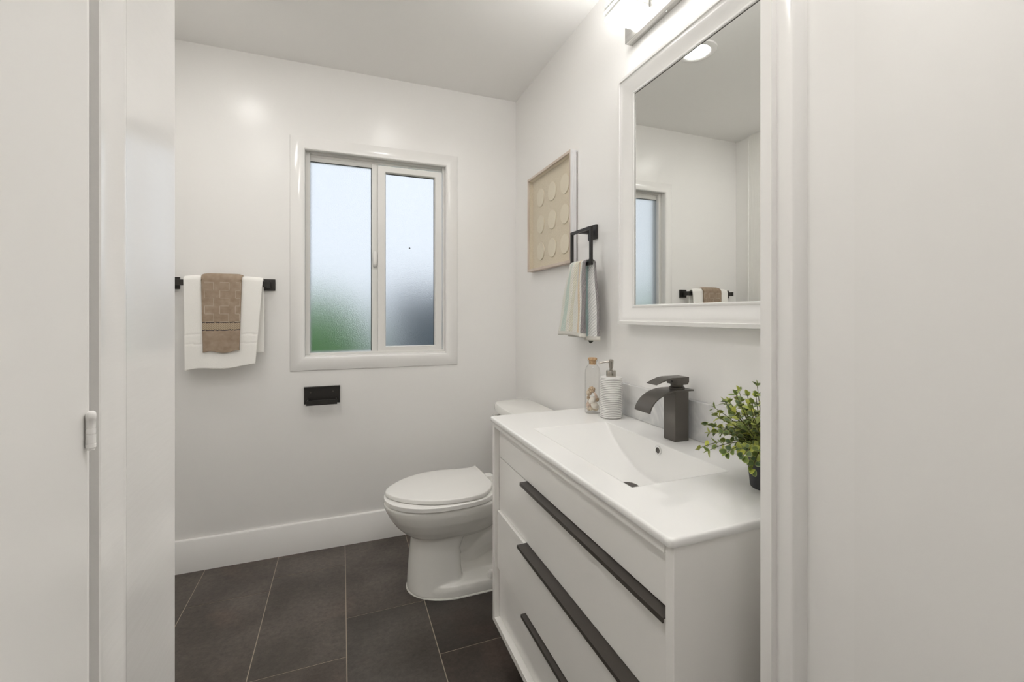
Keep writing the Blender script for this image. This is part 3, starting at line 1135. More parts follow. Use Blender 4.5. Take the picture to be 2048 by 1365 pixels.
lathe(bm, sx, sy, prof, 48)
link('bottle', bm, ribbed(), so_)
bm = B()
lathe(bm, sx, sy, [(0.0165, CZ + 0.1410), (0.0168, CZ + 0.142), (0.0168, CZ + 0.161), (0.0160, CZ + 0.1625), (0.008, CZ + 0.163)], 32)
link('collar', bm, M['pump'], so_)
bm = B()
lathe(bm, sx, sy, [(0.0055, CZ + 0.162), (0.0055, CZ + 0.171), (0.0068, CZ + 0.172), (0.0085, CZ + 0.190), (0.0088, CZ + 0.196), (0.0075, CZ + 0.1995), (0.004, CZ + 0.201)], 24)
dx, dy = -0.93, 0.36
pt = []
for k in range(7):
    t = k / 6
    pt.append((sx + dx * 0.043 * t, sy + dy * 0.043 * t, CZ + 0.1935 - 0.0065 * t * t))
tube(bm, pt, [0.0042, 0.0040, 0.0037, 0.0034, 0.0032, 0.0030, 0.0028], 12)
link('pump', bm, M['pump'], so_)

# ------------------------------------------------------------------ glass bottle of shells
bx, by = 0.8493, 1.396
gb = empty('glass_bottle', (bx, by, CZ))
tag(gb, 'clear glass bottle with cork stopper holding seashells', 'bottle')
bm = B()
out = [(0.0255, CZ + 0.0004), (0.0272, CZ + 0.004), (0.0272, CZ + 0.145), (0.0262, CZ + 0.155), (0.0225, CZ + 0.166), (0.0165, CZ + 0.174), (0.0150, CZ + 0.178), (0.0150, CZ + 0.186), (0.0175, CZ + 0.1885), (0.0175, CZ + 0.191), (0.0155, CZ + 0.192)]
inn = [(0.0133, CZ + 0.191), (0.0133, CZ + 0.178), (0.0150, CZ + 0.1725), (0.0210, CZ + 0.1645), (0.0246, CZ + 0.154), (0.0256, CZ + 0.145), (0.0256, CZ + 0.008), (0.022, CZ + 0.006)]
lathe(bm, bx, by, out, 40, True, False)
link('glass', bm, M['glass'], gb)
bm = B()
lathe(bm, bx, by, [(0.0118, CZ + 0.176), (0.0132, CZ + 0.1915), (0.0165, CZ + 0.1925), (0.0165, CZ + 0.1985), (0.0150, CZ + 0.2000)], 28)
link('cork', bm, M['cork'], gb)

SH = [noise_col('shell_cream', (0.62, 0.50, 0.36), (0.82, 0.74, 0.62), 180, 0.5, 4, 0.35, 0.65),
      noise_col('shell_white', (0.76, 0.70, 0.62), (0.84, 0.81, 0.75), 90, 0.45),
      noise_col('shell_brown', (0.36, 0.24, 0.14), (0.72, 0.58, 0.42), 260, 0.55, 4, 0.4, 0.6),
      noise_col('shell_pink', (0.68, 0.50, 0.40), (0.82, 0.70, 0.60), 120, 0.5)]
FWD = Vector((-0.52, -0.854, 0))      # towards the viewer
RGT = Vector((0.854, -0.52, 0))


def shell(kind, a, d, z, size, rot, mat, label):
    size *= 1.32
    bm = B()
    if kind == 'whelk':
        pts, rs = [], []
        for k in range(40):
            t = k / 39
            an = t * 2 * PI * 3.2
            rr_ = size * 0.36 * (t ** 1.1)
            pts.append((rr_ * math.cos(an) * 0.55, rr_ * math.sin(an) * 0.55, size * (0.75 - 1.15 * t)))
            rs.append(size * (0.05 + 0.30 * t ** 1.2) * (1 + 0.12 * math.sin(an * 7)))
        tube(bm, pts, rs, 12)
        bmesh.ops.create_cone(bm, cap_ends=True, segments=12, radius1=size * 0.30, radius2=size * 0.05, depth=size * 0.9, matrix=Matrix.Translation((size * 0.1, 0, -size * 0.72)) @ Matrix.Rotation(PI, 4, 'X'))
    elif kind == 'clam':
        nu, nv = 24, 8
        loops = []
        for j in range(nv + 1):
            t = j / nv
            row = []
            for i in range(nu):
                an = 2 * PI * i / nu
                rib = 1 + 0.05 * math.cos(an * 11)
                row.append((size * 0.95 * t * math.cos(an) * rib, size * (0.75 * t * math.sin(an) * rib - 0.1), size * 0.42 * (1 - t ** 2.2)))
            loops.append(row)
        loft(bm, loops[1:], True, True)
    else:
        bmesh.ops.create_icosphere(bm, subdivisions=3, radius=size)
        for v in bm.verts:
            n = v.co.normalized()
            k = 1 + 0.14 * math.sin(7 * n.x + 2) * math.cos(6 * n.y) + 0.09 * math.sin(17 * n.z + 5 * n.x)
            v.co = Vector((n.x * size * k, n.y * size * 0.62 * k, n.z * size * 0.8 * k))
    for f in bm.faces:
        f.smooth = True
    Mx = Matrix.Rotation(rot[2], 4, 'Z') @ Matrix.Rotation(rot[1], 4, 'Y') @ Matrix.Rotation(rot[0], 4, 'X')
    p = Vector((bx, by, CZ + z)) + RGT * a + FWD * d
    for v in bm.verts:
        v.co = (Mx @ v.co.to_4d()).to_3d() + p
    # keep within the glass
    for v in bm.verts:
        q = Vector((v.co.x - bx, v.co.y - by))
        if q.length > 0.0246:
            q *= 0.0246 / q.length
            v.co.x, v.co.y = bx + q.x, by + q.y
        v.co.z = max(v.co.z, CZ + 0.0085)
    tag(link('seashell', bm, mat, origin=tuple(p)), label, 'seashell', 'seashells in the glass bottle')


shell('whelk', -0.006, 0.010, 0.017, 0.0150, (1.4, 0.9, 0.2), SH[0], 'cream whelk shell lying at the front bottom of the glass bottle')
shell('clam', 0.009, 0.015, 0.031, 0.0125, (1.25, 0.5, -0.3), SH[1], 'large smooth white clam shell low in the bottle front')
shell('clam', -0.004, 0.016, 0.049, 0.0105, (1.2, -0.9, -0.7), SH[1], 'white clam shell leaning in the middle of the bottle')
shell('whelk', -0.015, 0.010, 0.058, 0.0115, (0.4, -0.5, 0.4), SH[2], 'spotted brown shell against the left side of the bottle')
shell('clam', 0.010, 0.012, 0.066, 0.0110, (0.9, 0.9, 0.3), SH[3], 'pale pink scallop in the upper right of the shell pile')
shell('lump', -0.002, 0.002, 0.084, 0.0110, (0.1, 0.2, 0.2), SH[2], 'brown knobbly shell on top of the pile in the bottle')
shell('whelk', 0.018, 0.004, 0.050, 0.0110, (1.0, 0.1, 0.2), SH[2], 'dark brown shell against the right side of the bottle')
shell('whelk', -0.017, 0.006, 0.034, 0.0115, (0.1, 0.5, 1.2), SH[3], 'pinkish shell low on the left of the bottle')
shell('whelk', 0.016, 0.008, 0.016, 0.0105, (0.7, 1.3, 0.2), SH[0], 'small cream whelk at the bottom right of the bottle')
shell('lump', -0.012, -0.008, 0.072, 0.0110, (0.4, 0.9, 0.8), SH[0], 'cream shell at the upper back left of the bottle')
shell('lump', 0.008, -0.010, 0.046, 0.0130, (0.9, 0.2, 0.1), SH[1], 'white shell at the back of the pile near mid height')
shell('lump', 0.000, -0.012, 0.022, 0.0130, (0.2, 0.3, 1.0), SH[3], 'pinkish shell at the back of the bottle floor')
shell('clam', -0.019, 0.004, 0.014, 0.0090, (0.5, 1.3, 0.1), SH[1], 'small white clam wedged at the bottom left of the bottle')

# ------------------------------------------------------------------ potted plant
px, py = 0.822, 0.664
pp_ = empty('potted_plant', (px, py, CZ))
tag(pp_, 'small green variegated plant in a charcoal pot on the vanity top', 'plant')
bm = B()
lathe(bm, px, py, [(0.0325, CZ + 0.0004), (0.0335, CZ + 0.002), (0.0405, CZ + 0.070), (0.0440, CZ + 0.0715), (0.0460, CZ + 0.086), (0.0435, CZ + 0.0862), (0.0415, CZ + 0.072)], 40, True, False)
link('pot', bm, M['pot'], pp_)
bm = B()
lathe(bm, px, py, [(0.042, CZ + 0.074), (0.02, CZ + 0.078)], 28)
link('soil', bm, M['soil'], pp_)
rnd = random.Random(21)
stems = B()
leaves = B()
uvl = leaves.loops.layers.uv.verify()


def leaf(base, dirv, nrm, ln, wd):
    d = dirv.normalized()
    s = d.cross(nrm)
    if s.length < 1e-3:
        return
    s.normalize()
    n = s.cross(d).normalized()
    outline = []
    K = 12
    for k in range(K):
        t = 2 * PI * k / K
        u = 0.5 - 0.5 * math.cos(t)
        wv = math.sin(t) * (0.5 + 0.12 * math.cos(t))
        outline.append(base + d * (ln * (0.04 + 0.96 * u)) + s * (wd * wv) + n * (ln * (-0.16 * (u - 0.45) ** 2 + 0.22 * abs(wv) ** 1.5)))
    c = base + d * ln * 0.5
    vc = leaves.verts.new(c)
    mid, vo = [], []
    for p in outline:
        vo.append(leaves.verts.new(p))
        mid.append(leaves.verts.new(c + (p - c) * 0.70 - n * ln * 0.012))
    for k in range(K):
        j = (k + 1) % K
        f = leaves.faces.new((vc, mid[k], mid[j]))
        f.smooth = True
        for l in f.loops:
            l[uvl].uv = (0.0 if l.vert is vc else 0.70, 0)
        f = leaves.faces.new((mid[k], vo[k], vo[j], mid[j]))
        f.smooth = True
        for l in f.loops:
            l[uvl].uv = (1.0 if l.vert in (vo[k], vo[j]) else 0.74, 0)


cen = Vector((px, py, CZ + 0.078))
dirs = []
for k in range(84):
    az = k * 2.39996
    el = math.radians(-18 + 98 * ((k * 0.7549 + 0.31) % 1.0) ** 0.9)
    dirs.append((az, el))
for az, el in dirs:
    ln = rnd.uniform(0.078, 0.122) * (0.85 + 0.30 * math.sin(el))
    d = Vector((math.cos(az) * math.cos(el), math.sin(az) * math.cos(el), math.sin(el)))
    rr0 = 0.018 if el > 0.25 else 0.036
    st = cen + Vector((math.cos(az) * rr0, math.sin(az) * rr0, 0 if el > 0.25 else 0.014))
    pts = []
    for k in range(7):
        t = k / 6
        pts.append(st + d * ln * t + Vector((0, 0, (0.020 * t - 0.028 * t * t) * (1 if el < 0.9 else 0.2))))
    if pts[-1].x > W - 0.03:
        sc2 = 0.6
        pts = [st + (p - st) * sc2 for p in pts]
    tube(stems, [tuple(p) for p in pts], [0.0011, 0.0011, 0.001, 0.001, 0.0009, 0.0008, 0.0006], 6)
    nn = 6
    for j in range(nn):
        t = 0.12 + 0.88 * j / (nn - 1)
        i0 = min(int(t * 6), 5)
        p = pts[i0].lerp(pts[i0 + 1], t * 6 - i0)
        tan = (pts[i0 + 1] - pts[i0]).normalized()
        side = tan.cross(Vector((0, 0, 1)))
        if side.length < 0.1:
            side = Vector((1, 0, 0))
        side.normalize()
        q = Matrix.Rotation(rnd.uniform(0, PI) if j % 2 else rnd.uniform(-0.6, 0.6), 3, tan)
        for sg in (1, -1):
            sd = q @ (side * sg)
            dv = (sd * 0.85 + tan * rnd.uniform(0.35, 0.8)).normalized()
            nr_ = (tan * 0.75 + Vector((0, 0, 0.6)) - sd * 0.2).normalized()
            leaf(p, dv, nr_, rnd.uniform(0.012, 0.018), rnd.uniform(0.0095, 0.0138))
    leaf(pts[-1], (pts[-1] - pts[-2]), Vector((0.2, 0.1, 1)), 0.014, 0.010)
link('stems', stems, M['stem'], pp_)
link('leaves', leaves, M['leaf'], pp_)

# ------------------------------------------------------------------ shadow-box picture
pf = empty('shadow_box_picture', (W, 1.93, 0.222))
tag(pf, 'shallow whitewashed shadow-box picture of nine pale paper discs', 'picture')
PY0, PY1, PZ0, PZ1 = 1.6935, 2.168, 0.2225, 0.7125
x0, x1 = W - 0.036, W - 0.005
fw = 0.0125
bm = B()
for (y0, y1, z0, z1) in ((PY0, PY1, PZ0, PZ0 + fw), (PY0, PY1, PZ1 - fw, PZ1), (PY0, PY0 + fw, PZ0 + fw, PZ1 - fw), (PY1 - fw, PY1, PZ0 + fw, PZ1 - fw)):
    box(bm, x0, x1, y0, y1, z0, z1)
for f in bm.faces:
    c = f.calc_center_median()
    f.material_index = 1 if abs(c.y - PY0) < 1e-4 else 0  # near side takes a paler wood with its reflection painted in
link('frame', bm, [M['wood'], M['wood_reflect']], pf, bevel=0.0008)
bm = B()
box(bm, x1 - 0.004, x1, PY0 + fw, PY1 - fw, PZ0 + fw, PZ1 - fw)
a_, b_ = 0.0012, x0 + 0.0075
for (y0, y1, z0, z1) in ((PY0 + fw, PY1 - fw, PZ0 + fw, PZ0 + fw + a_), (PY0 + fw, PY1 - fw, PZ1 - fw - a_, PZ1 - fw), (PY0 + fw, PY0 + fw + a_, PZ0 + fw, PZ1 - fw), (PY1 - fw - a_, PY1 - fw, PZ0 + fw, PZ1 - fw)):
    box(bm, b_, x1 - 0.004, y0, y1, z0, z1)
link('linen_backing', bm, M['linen'], pf)
for i in range(3):
    for j in range(3):
        yc2 = 1.921 + (i - 1) * 0.131
        zc2 = 0.456 + (j - 1) * 0.136
        bm = B()
        n = 36
        rg = random.Random(i * 3 + j)
        ph = rg.uniform(0, 6)
        R = 0.0455
        loops = []
        for rr2, dx2 in ((R, 0.0), (R * 1.005, -0.0035), (R * 0.97, -0.005), (R * 0.5, -0.0045), (R * 0.1, -0.0040)):
            loops.append([(x1 - 0.0041 + dx2, yc2 + rr2 * 0.93 * math.cos(2 * PI * k / n) * (1 + 0.012 * math.sin(3 * 2 * PI * k / n + ph)), zc2 + rr2 * math.sin(2 * PI * k / n) * (1 + 0.012 * math.cos(4 * 2 * PI * k / n + ph))) for k in range(n)])
        loft(bm, loops, True, True)
        link('paper_disc', bm, M['paper'], pf)
bm = B()
box(bm, x0 + 0.005, x0 + 0.007, PY0 + fw, PY1 - fw, PZ0 + fw, PZ1 - fw)
link('glass_pane', bm, M['pane'], pf)
bm = B()
box(bm, x1, W - 0.0005, PY0 + 0.004, PY0 + 0.010, PZ0 + 0.01, PZ1 - 0.006)  # black strip paints in the dark gap between frame and wall
link('hang_gap_strip', bm, M['black'], pf)
bm = B()
box(bm, x1, W - 0.0005, PY1 - 0.03, PY1 - 0.02, PZ0 + 0.01, PZ1 - 0.01)
link('hang_gap_strip', bm, M['black'], pf)

# ------------------------------------------------------------------ towel ring and striped towel
tr = empty('towel_ring', (W, 1.555, 0.33))
tag(tr, 'square black towel ring mounted on the wall beside the mirror', 'towel ring')
RX = 0.886
RY0, RY1, RZ0, RZ1 = 1.462, 1.622, 0.188, 0.336
bm = B()
box(bm, W - 0.010, W - 0.0003, 1.530, 1.592, 0.302, 0.360)
link('wall_plate', bm, M['black_tube'], tr, bevel=0.001)
bm = B()
box(bm, RX + 0.005, W - 0.010, 1.549, 1.573, RZ1 - 0.012, RZ1)
link('arm', bm, M['black_tube'], tr, bevel=0.0008)
bm = B()
tw = 0.011
for (y0, y1, z0, z1) in ((RY0, RY1, RZ1 - tw, RZ1), (RY0, RY1, RZ0, RZ0 + tw), (RY0, RY0 + tw, RZ0 + tw, RZ1 - tw), (RY1 - tw, RY1, RZ0 + tw, RZ1 - tw)):
    box(bm, RX - 0.0055, RX + 0.0055, y0, y1, z0, z1)
link('ring', bm, M['black_tube'], tr, bevel=0.0008)

bm = B()


def cloth_loop(t):
    """plan of the folded towel at drop t (0 = ring bar, 1 = hem): list of (x, y)"""
    e = t ** 0.8
    fx_ = 0.868 - 0.010 * e
    far = 1.606 + 0.085 * e
    near = 1.482 - 0.004 * e
    P = [(0.884, far + 0.006), (fx_ + 0.004, far + 0.002), (fx_, far - 0.02), (fx_ - 0.004, 0.5 * (far + near) + 0.02), (fx_ - 0.001, 0.5 * (far + near) - 0.02), (fx_ - 0.006, near + 0.03), (fx_ - 0.003, near + 0.006), (fx_ + 0.004, near),
         (0.876, near + 0.012), (0.881, near + 0.020 + 0.008 * e), (0.890, near + 0.016 + 0.006 * e), (0.897, near + 0.004),
         (0.903 + 0.004 * e, near - 0.008 - 0.016 * e), (0.909 + 0.006 * e, near - 0.010 - 0.020 * e), (0.913 + 0.005 * e, near + 0.002), (0.914, near + 0.03), (0.912, far - 0.03), (0.908, far)]
    return P


UV_U = [0.0, 0.03, 0.08, 0.19, 0.27, 0.40, 0.47, 0.52, 0.56, 0.61, 0.68, 0.72, 0.76, 0.80, 0.86, 0.92, 0.97, 1.0]


def resample(P, U, n):
    out = []
    for k in range(n + 1):
        u = k / n
        for i in range(len(U) - 1):
            if U[i] <= u <= U[i + 1] + 1e-9:
                s_ = (u - U[i]) / (U[i + 1] - U[i])
                p0 = P[max(i - 1, 0)]
                p1, p2 = P[i], P[i + 1]
                p3 = P[min(i + 2, len(P) - 1)]
                q = []
                for a in range(2):
                    m1 = (p2[a] - p0[a]) * 0.35
                    m2 = (p3[a] - p1[a]) * 0.35
                    h00 = 2 * s_ ** 3 - 3 * s_ ** 2 + 1
                    h10 = s_ ** 3 - 2 * s_ ** 2 + s_
                    h01 = -2 * s_ ** 3 + 3 * s_ ** 2
                    h11 = s_ ** 3 - s_ ** 2
                    q.append(h00 * p1[a] + h10 * m1 + h01 * p2[a] + h11 * m2)
                out.append(q)
                break
    return out


NU, NV = 96, 60
grid = []
for j in range(NV + 1):
    t = j / NV
    if t < 0.08:      # roll over the bar
        s_ = t / 0.08
        row = resample(cloth_loop(0), UV_U, NU)
        an = s_ * PI / 2
        rw = []
        for i, (x, y) in enumerate(row):
            bxm = 0.888
            rw.append((bxm + (x - bxm) * math.sin(an), y, 0.196 + 0.014 * math.cos(an) - 0.006 * abs(x - bxm) / 0.02 * 0))
        grid.append(rw)
    else:
        s_ = (t - 0.08) / 0.92
        row = resample(cloth_loop(s_), UV_U, NU)
        rw = []
        for i, (x, y) in enumerate(row):
            u = i / NU
            lenf = 0.284 + (0.010 if u > 0.56 else 0.0) - 0.004 * math.sin(u * 7)
            wob = 0.0018 * math.sin(9 * s_ + 20 * u)
            rw.append((x + wob, y, 0.196 - lenf * s_))
        grid.append(rw)
uvt = bm.loops.layers.uv.verify()
vs = [[bm.verts.new(p) for p in r_] for r_ in grid]
for j in range(NV):
    for i in range(NU):
        f = bm.faces.new((vs[j][i], vs[j][i + 1], vs[j + 1][i + 1], vs[j + 1][i]))
        f.smooth = True
        f.material_index = 1 if j > NV - 4 else 0
        for l, (a, b_) in zip(f.loops, ((i, j), (i + 1, j), (i + 1, j + 1), (i, j + 1))):
            l[uvt].uv = (a / NU, b_ / NV)
tw_ = link('hand_towel', bm, [M['stripe'], simple('towel_hem', (0.70, 0.68, 0.63), 0.95, spec=0.1)], origin=(0.888, 1.55, 0.2))
md = tw_.modifiers.new('thickness', 'SOLIDIFY')
md.thickness = 0.0035
md.offset = 0
tag(tw_, 'striped rope-weave hand towel in mint, cream and grey hanging from the square black ring', 'towel')
bm = B()
for k, (dy2, dz2, r2) in enumerate(((0, 0, 0.0085), (0.009, -0.001, 0.007), (-0.008, -0.001, 0.007), (0.001, -0.006, 0.007))):
    bmesh.ops.create_icosphere(bm, subdivisions=2, radius=r2, matrix=Matrix.Translation((0.903, 1.497 + dy2, -0.101 + dz2)))
box(bm, 0.9025, 0.9035, 1.492, 1.502, -0.098, -0.07)
for f in bm.faces:
    f.smooth = True
o = link('tag', bm, simple('dark_tag', (0.035, 0.04, 0.025), 0.4), tw_)
o['label'] = 'small dark tag under the hem'

# ------------------------------------------------------------------ towel bar on back wall
tb = empty('towel_bar', (-0.52, D, 0.141))
tag(tb, 'black towel bar with square plates mounted on the window wall', 'towel bar')
BZ = 0.141
for xc in (-0.330, -0.716):
    bm = B()
    box(bm, xc - 0.028, xc + 0.028, D - 0.010, D - 0.0003, BZ - 0.0275, BZ + 0.0275)
    link('wall_plate', bm, M['black'], tb, bevel=0.001)
    bm = B()
    box(bm, xc - 0.008, xc + 0.008, D - 0.068, D - 0.010, BZ - 0.014, BZ + 0.014)
    link('post', bm, M['black'], tb, bevel=0.001)
bm = B()
box(bm, -0.708, -0.338, D - 0.066, D - 0.058, BZ - 0.013, BZ + 0.013)
link('bar', bm, M['black'], tb, bevel=0.001)


def drape(xl, xr, xlb, xrb, yb, zb_top, zfront_l, zfront_r, zback, thick, ripple, bands, rev=0.0, bw=0.012):
    """cloth over the bar: v 0 = front hem, 1 = back hem"""
    lf = zb_top - min(zfront_l, zfront_r)

    def fn(u, v):
        if v < 0.58:
            s_ = 1 - v / 0.58                  # 1 at hem, 0 at bar
            zf = zfront_l + (zfront_r - zfront_l) * u + 0.005 * math.sin(u * 8)
            z = zb_top - bw + (zf - zb_top + bw) * s_
            x = (xl + (xr - xl) * u) * (1 - s_) + (xlb + (xrb - xlb) * u) * s_
            y = yb - bw - 0.004 * s_
            y += ripple * math.sin(u * 9 + 1.3 * s_) * s_
            for b0, b1 in bands:
                if b0 < z < b1:
                    y += 0.0022
            # soft side edges
            return (x, y, z)
        if v < 0.68:
            a = (v - 0.58) / 0.10 * PI
            x = xl + (xr - xl) * u
            return (x, yb - bw * math.cos(a), zb_top - bw + bw * math.sin(a) - 0.006 * (2 * abs(u - .5)) ** 8)
        s_ = (v - 0.68) / 0.32
        x = xl + (xr - xl) * u
        return (x, yb + bw + 0.003 * math.sin(u * 7 + 2 * s_) * s_, zb_top - bw + (zback - zb_top + bw) * s_)
    return fn


# white bath towel
bm = B()
sheet(bm, drape(-0.655, -0.345, -0.650, -0.374, D - 0.062, 0.171, -0.252, -0.237, -0.183, 0, 0.002, ((-0.137, -0.131), (-0.095, -0.089)), bw=0.0175), 48, 120)
bt = link('bath_towel', bm, M['terry'], origin=(-0.50, D - 0.062, 0.155))
md = bt.modifiers.new('thickness', 'SOLIDIFY')
md.thickness = 0.009
md.offset = 0
md = bt.modifiers.new('soft', 'SUBSURF')
md.levels = md.render_levels = 1
tag(bt, 'white bath towel folded over the black towel bar', 'towel')

# brown hand towel draped on top
zt2 = 0.1815
fnb = drape(-0.585, -0.4285, -0.5775, -0.4375, D - 0.062, zt2, -0.172, -0.170, 0.02, 0, 0.001, ((-0.075, -0.035),), bw=0.0285)


def bandmat(u, v):
    z = fnb(u, v)[2]
    if v < 0.58:
        if -0.0755 < z < -0.0345:
            if z < -0.0700 or z > -0.0395:
                return 1
            return 2
    return 0


bm = B()
sheet(bm, fnb, 40, 200, mifn=bandmat)
ht = link('hand_towel', bm, [M['tan'], M['darkband'], M['tanweave'], M['tanrib']], origin=(-0.505, D - 0.062, 0.165))
md = ht.modifiers.new('thickness', 'SOLIDIFY')
md.thickness = 0.008
md.offset = 0
tag(ht, 'brown patterned hand towel with woven band layered over the white bath towel', 'towel')
# embossed meander lines of the weave
bm = B()


def on_towel(u, z):
    bw = 0.0285
    lo, hi = 0.0, 0.58
    for _ in range(30):
        mid = (lo + hi) / 2
        if fnb(u, mid)[2] < z:
            lo = mid
        else:
            hi = mid
    p = fnb(u, lo)
    return (p[0], p[1] - 0.0038, p[2])


zr = [0.143 - 0.0355 * k for k in range(6)]
for (u0, u1) in ((0.075, 0.30), (0.46, 0.69), (0.86, 0.975)):
    pts = []
    for k, z in enumerate(zr):
        z = min(z, 0.150)
        seq = (u0, u1) if k % 2 == 0 else (u1, u0)
        for u in seq:
            p = on_towel(u, z)
            if pts:
                q = pts[-1]
                for m_ in range(1, 6):
                    pts.append(tuple(q[a] + (p[a] - q[a]) * m_ / 6 for a in range(3)))
            pts.append(p)
    tube(bm, pts, 0.0011, 6)
o = link('embossed_pattern', bm, M['tanrib'], ht)

# ------------------------------------------------------------------ toilet paper holder
tp = empty('toilet_paper_holder', (-0.095, D, -0.41))
tag(tp, 'empty black toilet paper holder below the window', 'toilet paper holder')
bm = B()
box(bm, -0.176, -0.009, D - 0.008, D - 0.0003, -0.4495, -0.3660)
link('wall_plate', bm, M['black'], tp, bevel=0.0008)
bm = B()
box(bm, -0.176, -0.009, D - 0.020, D - 0.0003, -0.3660, -0.3625)
link('top_lip', bm, M['black'], tp)
bm = B()
for xa in (-0.160, -0.030):
    box(bm, xa, xa + 0.006, D - 0.056, D - 0.008, -0.442, -0.420)
box(bm, -0.162, -0.022, D - 0.064, D - 0.056, -0.447, -0.423)
link('roll_bar', bm, M['black'], tp, bevel=0.0008)
for xs in (-0.147, -0.042):
    bm = B()
    loft(bm, [[(xs + r_ * math.cos(2 * PI * k / 14), D - 0.008 - d_, -0.392 + r_ * math.sin(2 * PI * k / 14)) for k in range(14)] for r_, d_ in ((0.004, 0), (0.004, 0.001), (0.0025, 0.0016))])
    link('screw', bm, M['bronze'], tp)

# ------------------------------------------------------------------ toilet
TY = 1.942
to = empty('toilet', (0.55, TY, F))
tag(to, 'white two-piece toilet with closed elongated seat beside the vanity', 'toilet')


def egg(z, xt, xb, hwid, n=56, xm=0.40, dy=0.0, flare=0.0, sq=2.4):
    """outline: tip at xt (towards -x), back edge at xb"""
    pts = []
    for k in range(n):
        a = 2 * PI * k / n
        c_, s_ = math.cos(a), math.sin(a)
        if c_ < 0:      # front half: ellipse
            x = xm + (xm - xt) * c_
            y = hwid * s_
        else:           # back half: squarer
            x = xm + (xb - xm) * abs(c_) ** (2 / sq)
            y = hwid * (abs(s_) ** (2 / sq)) * (1 if s_ >= 0 else -1)
        pts.append((x, TY + dy + y, z))
    return pts


# bowl, pedestal, trapway and base grown together
bm = B()
secs = [(-0.798, 0.166, 0.70, 0.176), (-0.806, 0.164, 0.70, 0.178), (-0.826, 0.170, 0.70, 0.176), (-0.862, 0.188, 0.70, 0.166), (-0.900, 0.215, 0.68, 0.148), (-0.930, 0.246, 0.66, 0.124), (-0.956, 0.285, 0.64, 0.094)]
loft(bm, [egg(z, a, b_, c_, sq=2.6) for z, a, b_, c_ in secs][::-1])
# rear deck that carries the tank
loft(bm, [rrect(0.56, 0.90, TY - 0.105, TY + 0.105, -0.90, 0.05, 6), rrect(0.55, 0.915, TY - 0.135, TY + 0.135, -0.83, 0.05, 6), rrect(0.55, 0.915, TY - 0.14, TY + 0.14, -0.806, 0.05, 6)])
# pedestal column
ped = []
for z, xt, xb, hwid in ((-1.178, 0.262, 0.492, 0.128), (-1.155, 0.262, 0.490, 0.124), (-1.08, 0.266, 0.482, 0.114), (-1.00, 0.274, 0.480, 0.106), (-0.95, 0.280, 0.50, 0.106), (-0.90, 0.29, 0.52, 0.10)):
    ped.append(egg(z, xt, xb, hwid, xm=0.39, sq=5))
loft(bm, ped)
# base plinth
pl_ = []
for z, i in ((-1.1795, 0.0), (-1.150, 0.002), (-1.134, 0.008), (-1.128, 0.02)):
    pl_.append(egg(z, 0.264 + i, 0.86 - i, 0.148 - i, xm=0.47, sq=4))
loft(bm, pl_)
# trapway S
tube(bm, [(0.36, TY, -0.985), (0.44, TY, -1.00), (0.51, TY, -0.985), (0.57, TY, -0.935), (0.63, TY, -0.895), (0.69, TY, -0.90), (0.735, TY, -0.95), (0.75, TY, -1.02), (0.72, TY, -1.09), (0.67, TY, -1.13)],
     [0.075, 0.078, 0.078, 0.076, 0.074, 0.074, 0.074, 0.074, 0.08, 0.085], 20)
tube(bm, [(0.47, TY, -1.07), (0.53, TY, -1.05), (0.60, TY, -1.01), (0.66, TY, -1.00)], [0.05, 0.070, 0.078, 0.07], 16)
box(bm, 0.45, 0.80, TY - 0.05, TY + 0.05, -1.15, -0.88)
bl = link('bowl', bm, M['porcelain'], to)
md = bl.modifiers.new('merge', 'REMESH')
md.mode = 'VOXEL'
md.voxel_size = 0.0045
md.use_smooth_shade = True
md = bl.modifiers.new('soften', 'SMOOTH')
md.factor = 0.5
md.iterations = 5
# seat and lid
bm = B()
loft(bm, [egg(-0.7955, 0.170, 0.640, 0.180, sq=3), egg(-0.7945, 0.166, 0.642, 0.184, sq=3), egg(-0.779, 0.166, 0.642, 0.184, sq=3), egg(-0.7765, 0.1685, 0.641, 0.1815, sq=3), egg(-0.7760, 0.173, 0.640, 0.178, sq=3)])
st_ = link('seat', bm, M['seat'], to)
bm = B()


LIDP = [(0.1728, 1.9575), (0.1830, 1.9900), (0.2062, 2.0229), (0.2616, 2.0774), (0.344, 2.1180), (0.4308, 2.1300), (0.5192, 2.1195), (0.5766, 2.1130), (0.6240, 2.1291),
        (0.6306, 2.0124), (0.6314, 1.9441), (0.6304, 1.893), (0.6082, 1.8444), (0.5766, 1.8025), (0.5396, 1.7790), (0.4614, 1.7690), (0.3808, 1.7760), (0.3054, 1.803), (0.2332, 1.8513), (0.1935, 1.8982), (0.1762, 1.9320)]


def lid_outline():
    out, n = [], len(LIDP)
    for a in range(n):
        p0, p1, p2, p3 = (Vector(LIDP[(a + q) % n]) for q in (-1, 0, 1, 2))
        if a == 8:
            p0 = p1
        if a == 7:
            p3 = p2
        for k in range(5):
            t = k / 5
            out.append(0.5 * ((2 * p1) + (p2 - p0) * t + (2 * p0 - 5 * p1 + 4 * p2 - p3) * t * t + (3 * p1 - p0 - 3 * p2 + p3) * t ** 3))
    return out


def lid(z, i):
    cx_, cy_ = 0.42, 1.952
    k = 1 - i / 0.20
    pts = [(cx_ + (p.x - cx_) * k, cy_ + (p.y - cy_) * k, z) for p in lid_outline()]
    return pts


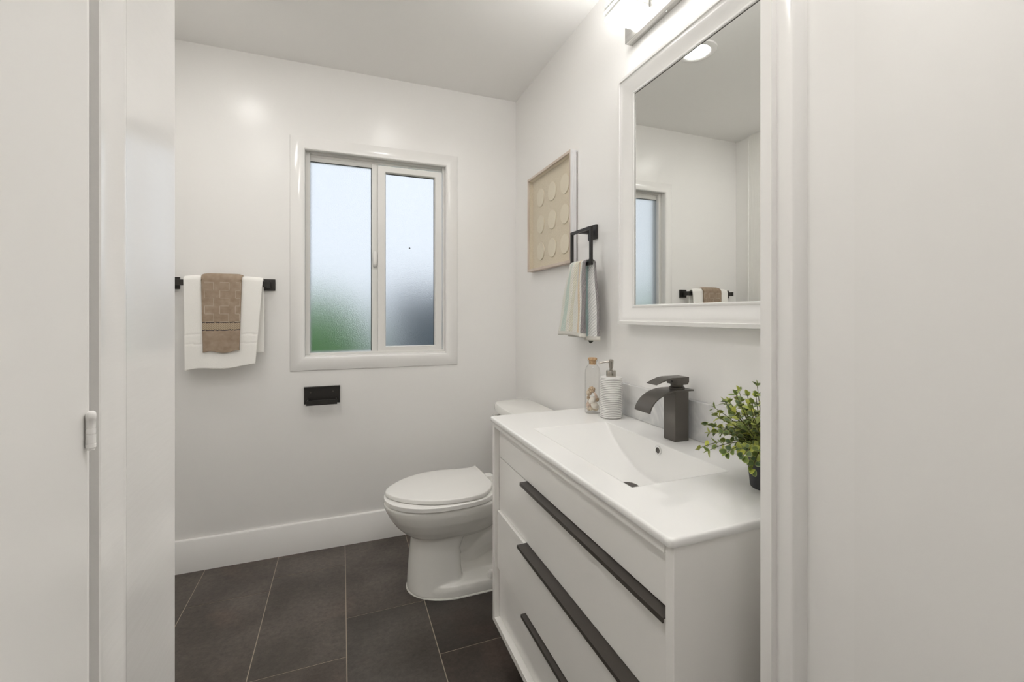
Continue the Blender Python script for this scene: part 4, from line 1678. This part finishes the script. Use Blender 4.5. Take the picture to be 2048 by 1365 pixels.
loft(bm, [lid(-0.7735, 0.004), lid(-0.7720, 0.0005), lid(-0.7700, 0.0), lid(-0.7595, 0.0), lid(-0.7570, 0.001), lid(-0.7556, 0.0035), lid(-0.7550, 0.007)], smooth=True)
link('lid', bm, M['seat'], to)
for s_ in (-1, 1):
    bm = B()
    loft(bm, [rrect(0.628, 0.672, TY + s_ * 0.075 - 0.022, TY + s_ * 0.075 + 0.022, z, 0.012, 5) for z in (-0.800, -0.775, -0.768)])
    link('hinge', bm, M['seat'], to)
# tank
bm = B()


def tank(z, fx2, hwid, bow, i=0.0, r=0.03):
    pts = []
    # front bowed edge from +y to -y
    n = 24
    for k in range(n + 1):
        s_ = -1 + 2 * k / n
        y = -s_ * (hwid - i)
        edge = abs(s_) ** 2.4
        corner = max(0, abs(s_) - 0.80) / 0.20
        pts.append((fx2 + i + bow * edge + 0.038 * corner ** 2.4, TY - 0.0 + y, z))
    pts.append((W - 0.026 - i, TY - hwid + i, z))
    pts.append((W - 0.026 - i, TY + hwid - i, z))
    return pts


loft(bm, [tank(-0.806, 0.745, 0.19, 0.03), tank(-0.78, 0.735, 0.20, 0.03), tank(-0.52, 0.726, 0.222, 0.035), tank(-0.489, 0.726, 0.222, 0.035)])
link('tank', bm, M['porcelain'], to)
bm = B()
loft(bm, [tank(-0.4885, 0.716, 0.236, 0.022), tank(-0.485, 0.712, 0.240, 0.022), tank(-0.458, 0.712, 0.240, 0.022), tank(-0.4515, 0.712, 0.240, 0.022, 0.004), tank(-0.450, 0.712, 0.240, 0.022, 0.012)])
link('tank_lid', bm, M['porcelain'], to)
bm = B()
cyl(bm, (0.735, TY + 0.122, -0.502), (0.702, TY + 0.122, -0.502), 0.010, 16)
tube(bm, [(0.698, TY + 0.130, -0.4985), (0.697, TY + 0.10, -0.501), (0.696, TY + 0.05, -0.512)], [0.007, 0.006, 0.005], 10)
link('flush_lever', bm, M['chrome'], to)
bm = B()
lathe(bm, 0.600, TY - 0.128, [(0.014, -1.130), (0.0145, -1.118), (0.012, -1.104), (0.006, -1.098)], 20)
link('bolt_cap', bm, M['seat'], to)
bm = B()
loft(bm, [egg(F + 0.0003, 0.258, 0.862, 0.152, xm=0.47, sq=4), egg(F + 0.004, 0.259, 0.861, 0.151, xm=0.47, sq=4), egg(F + 0.0055, 0.266, 0.855, 0.145, xm=0.47, sq=4)])
link('caulk_bead', bm, M['caulk'], to)
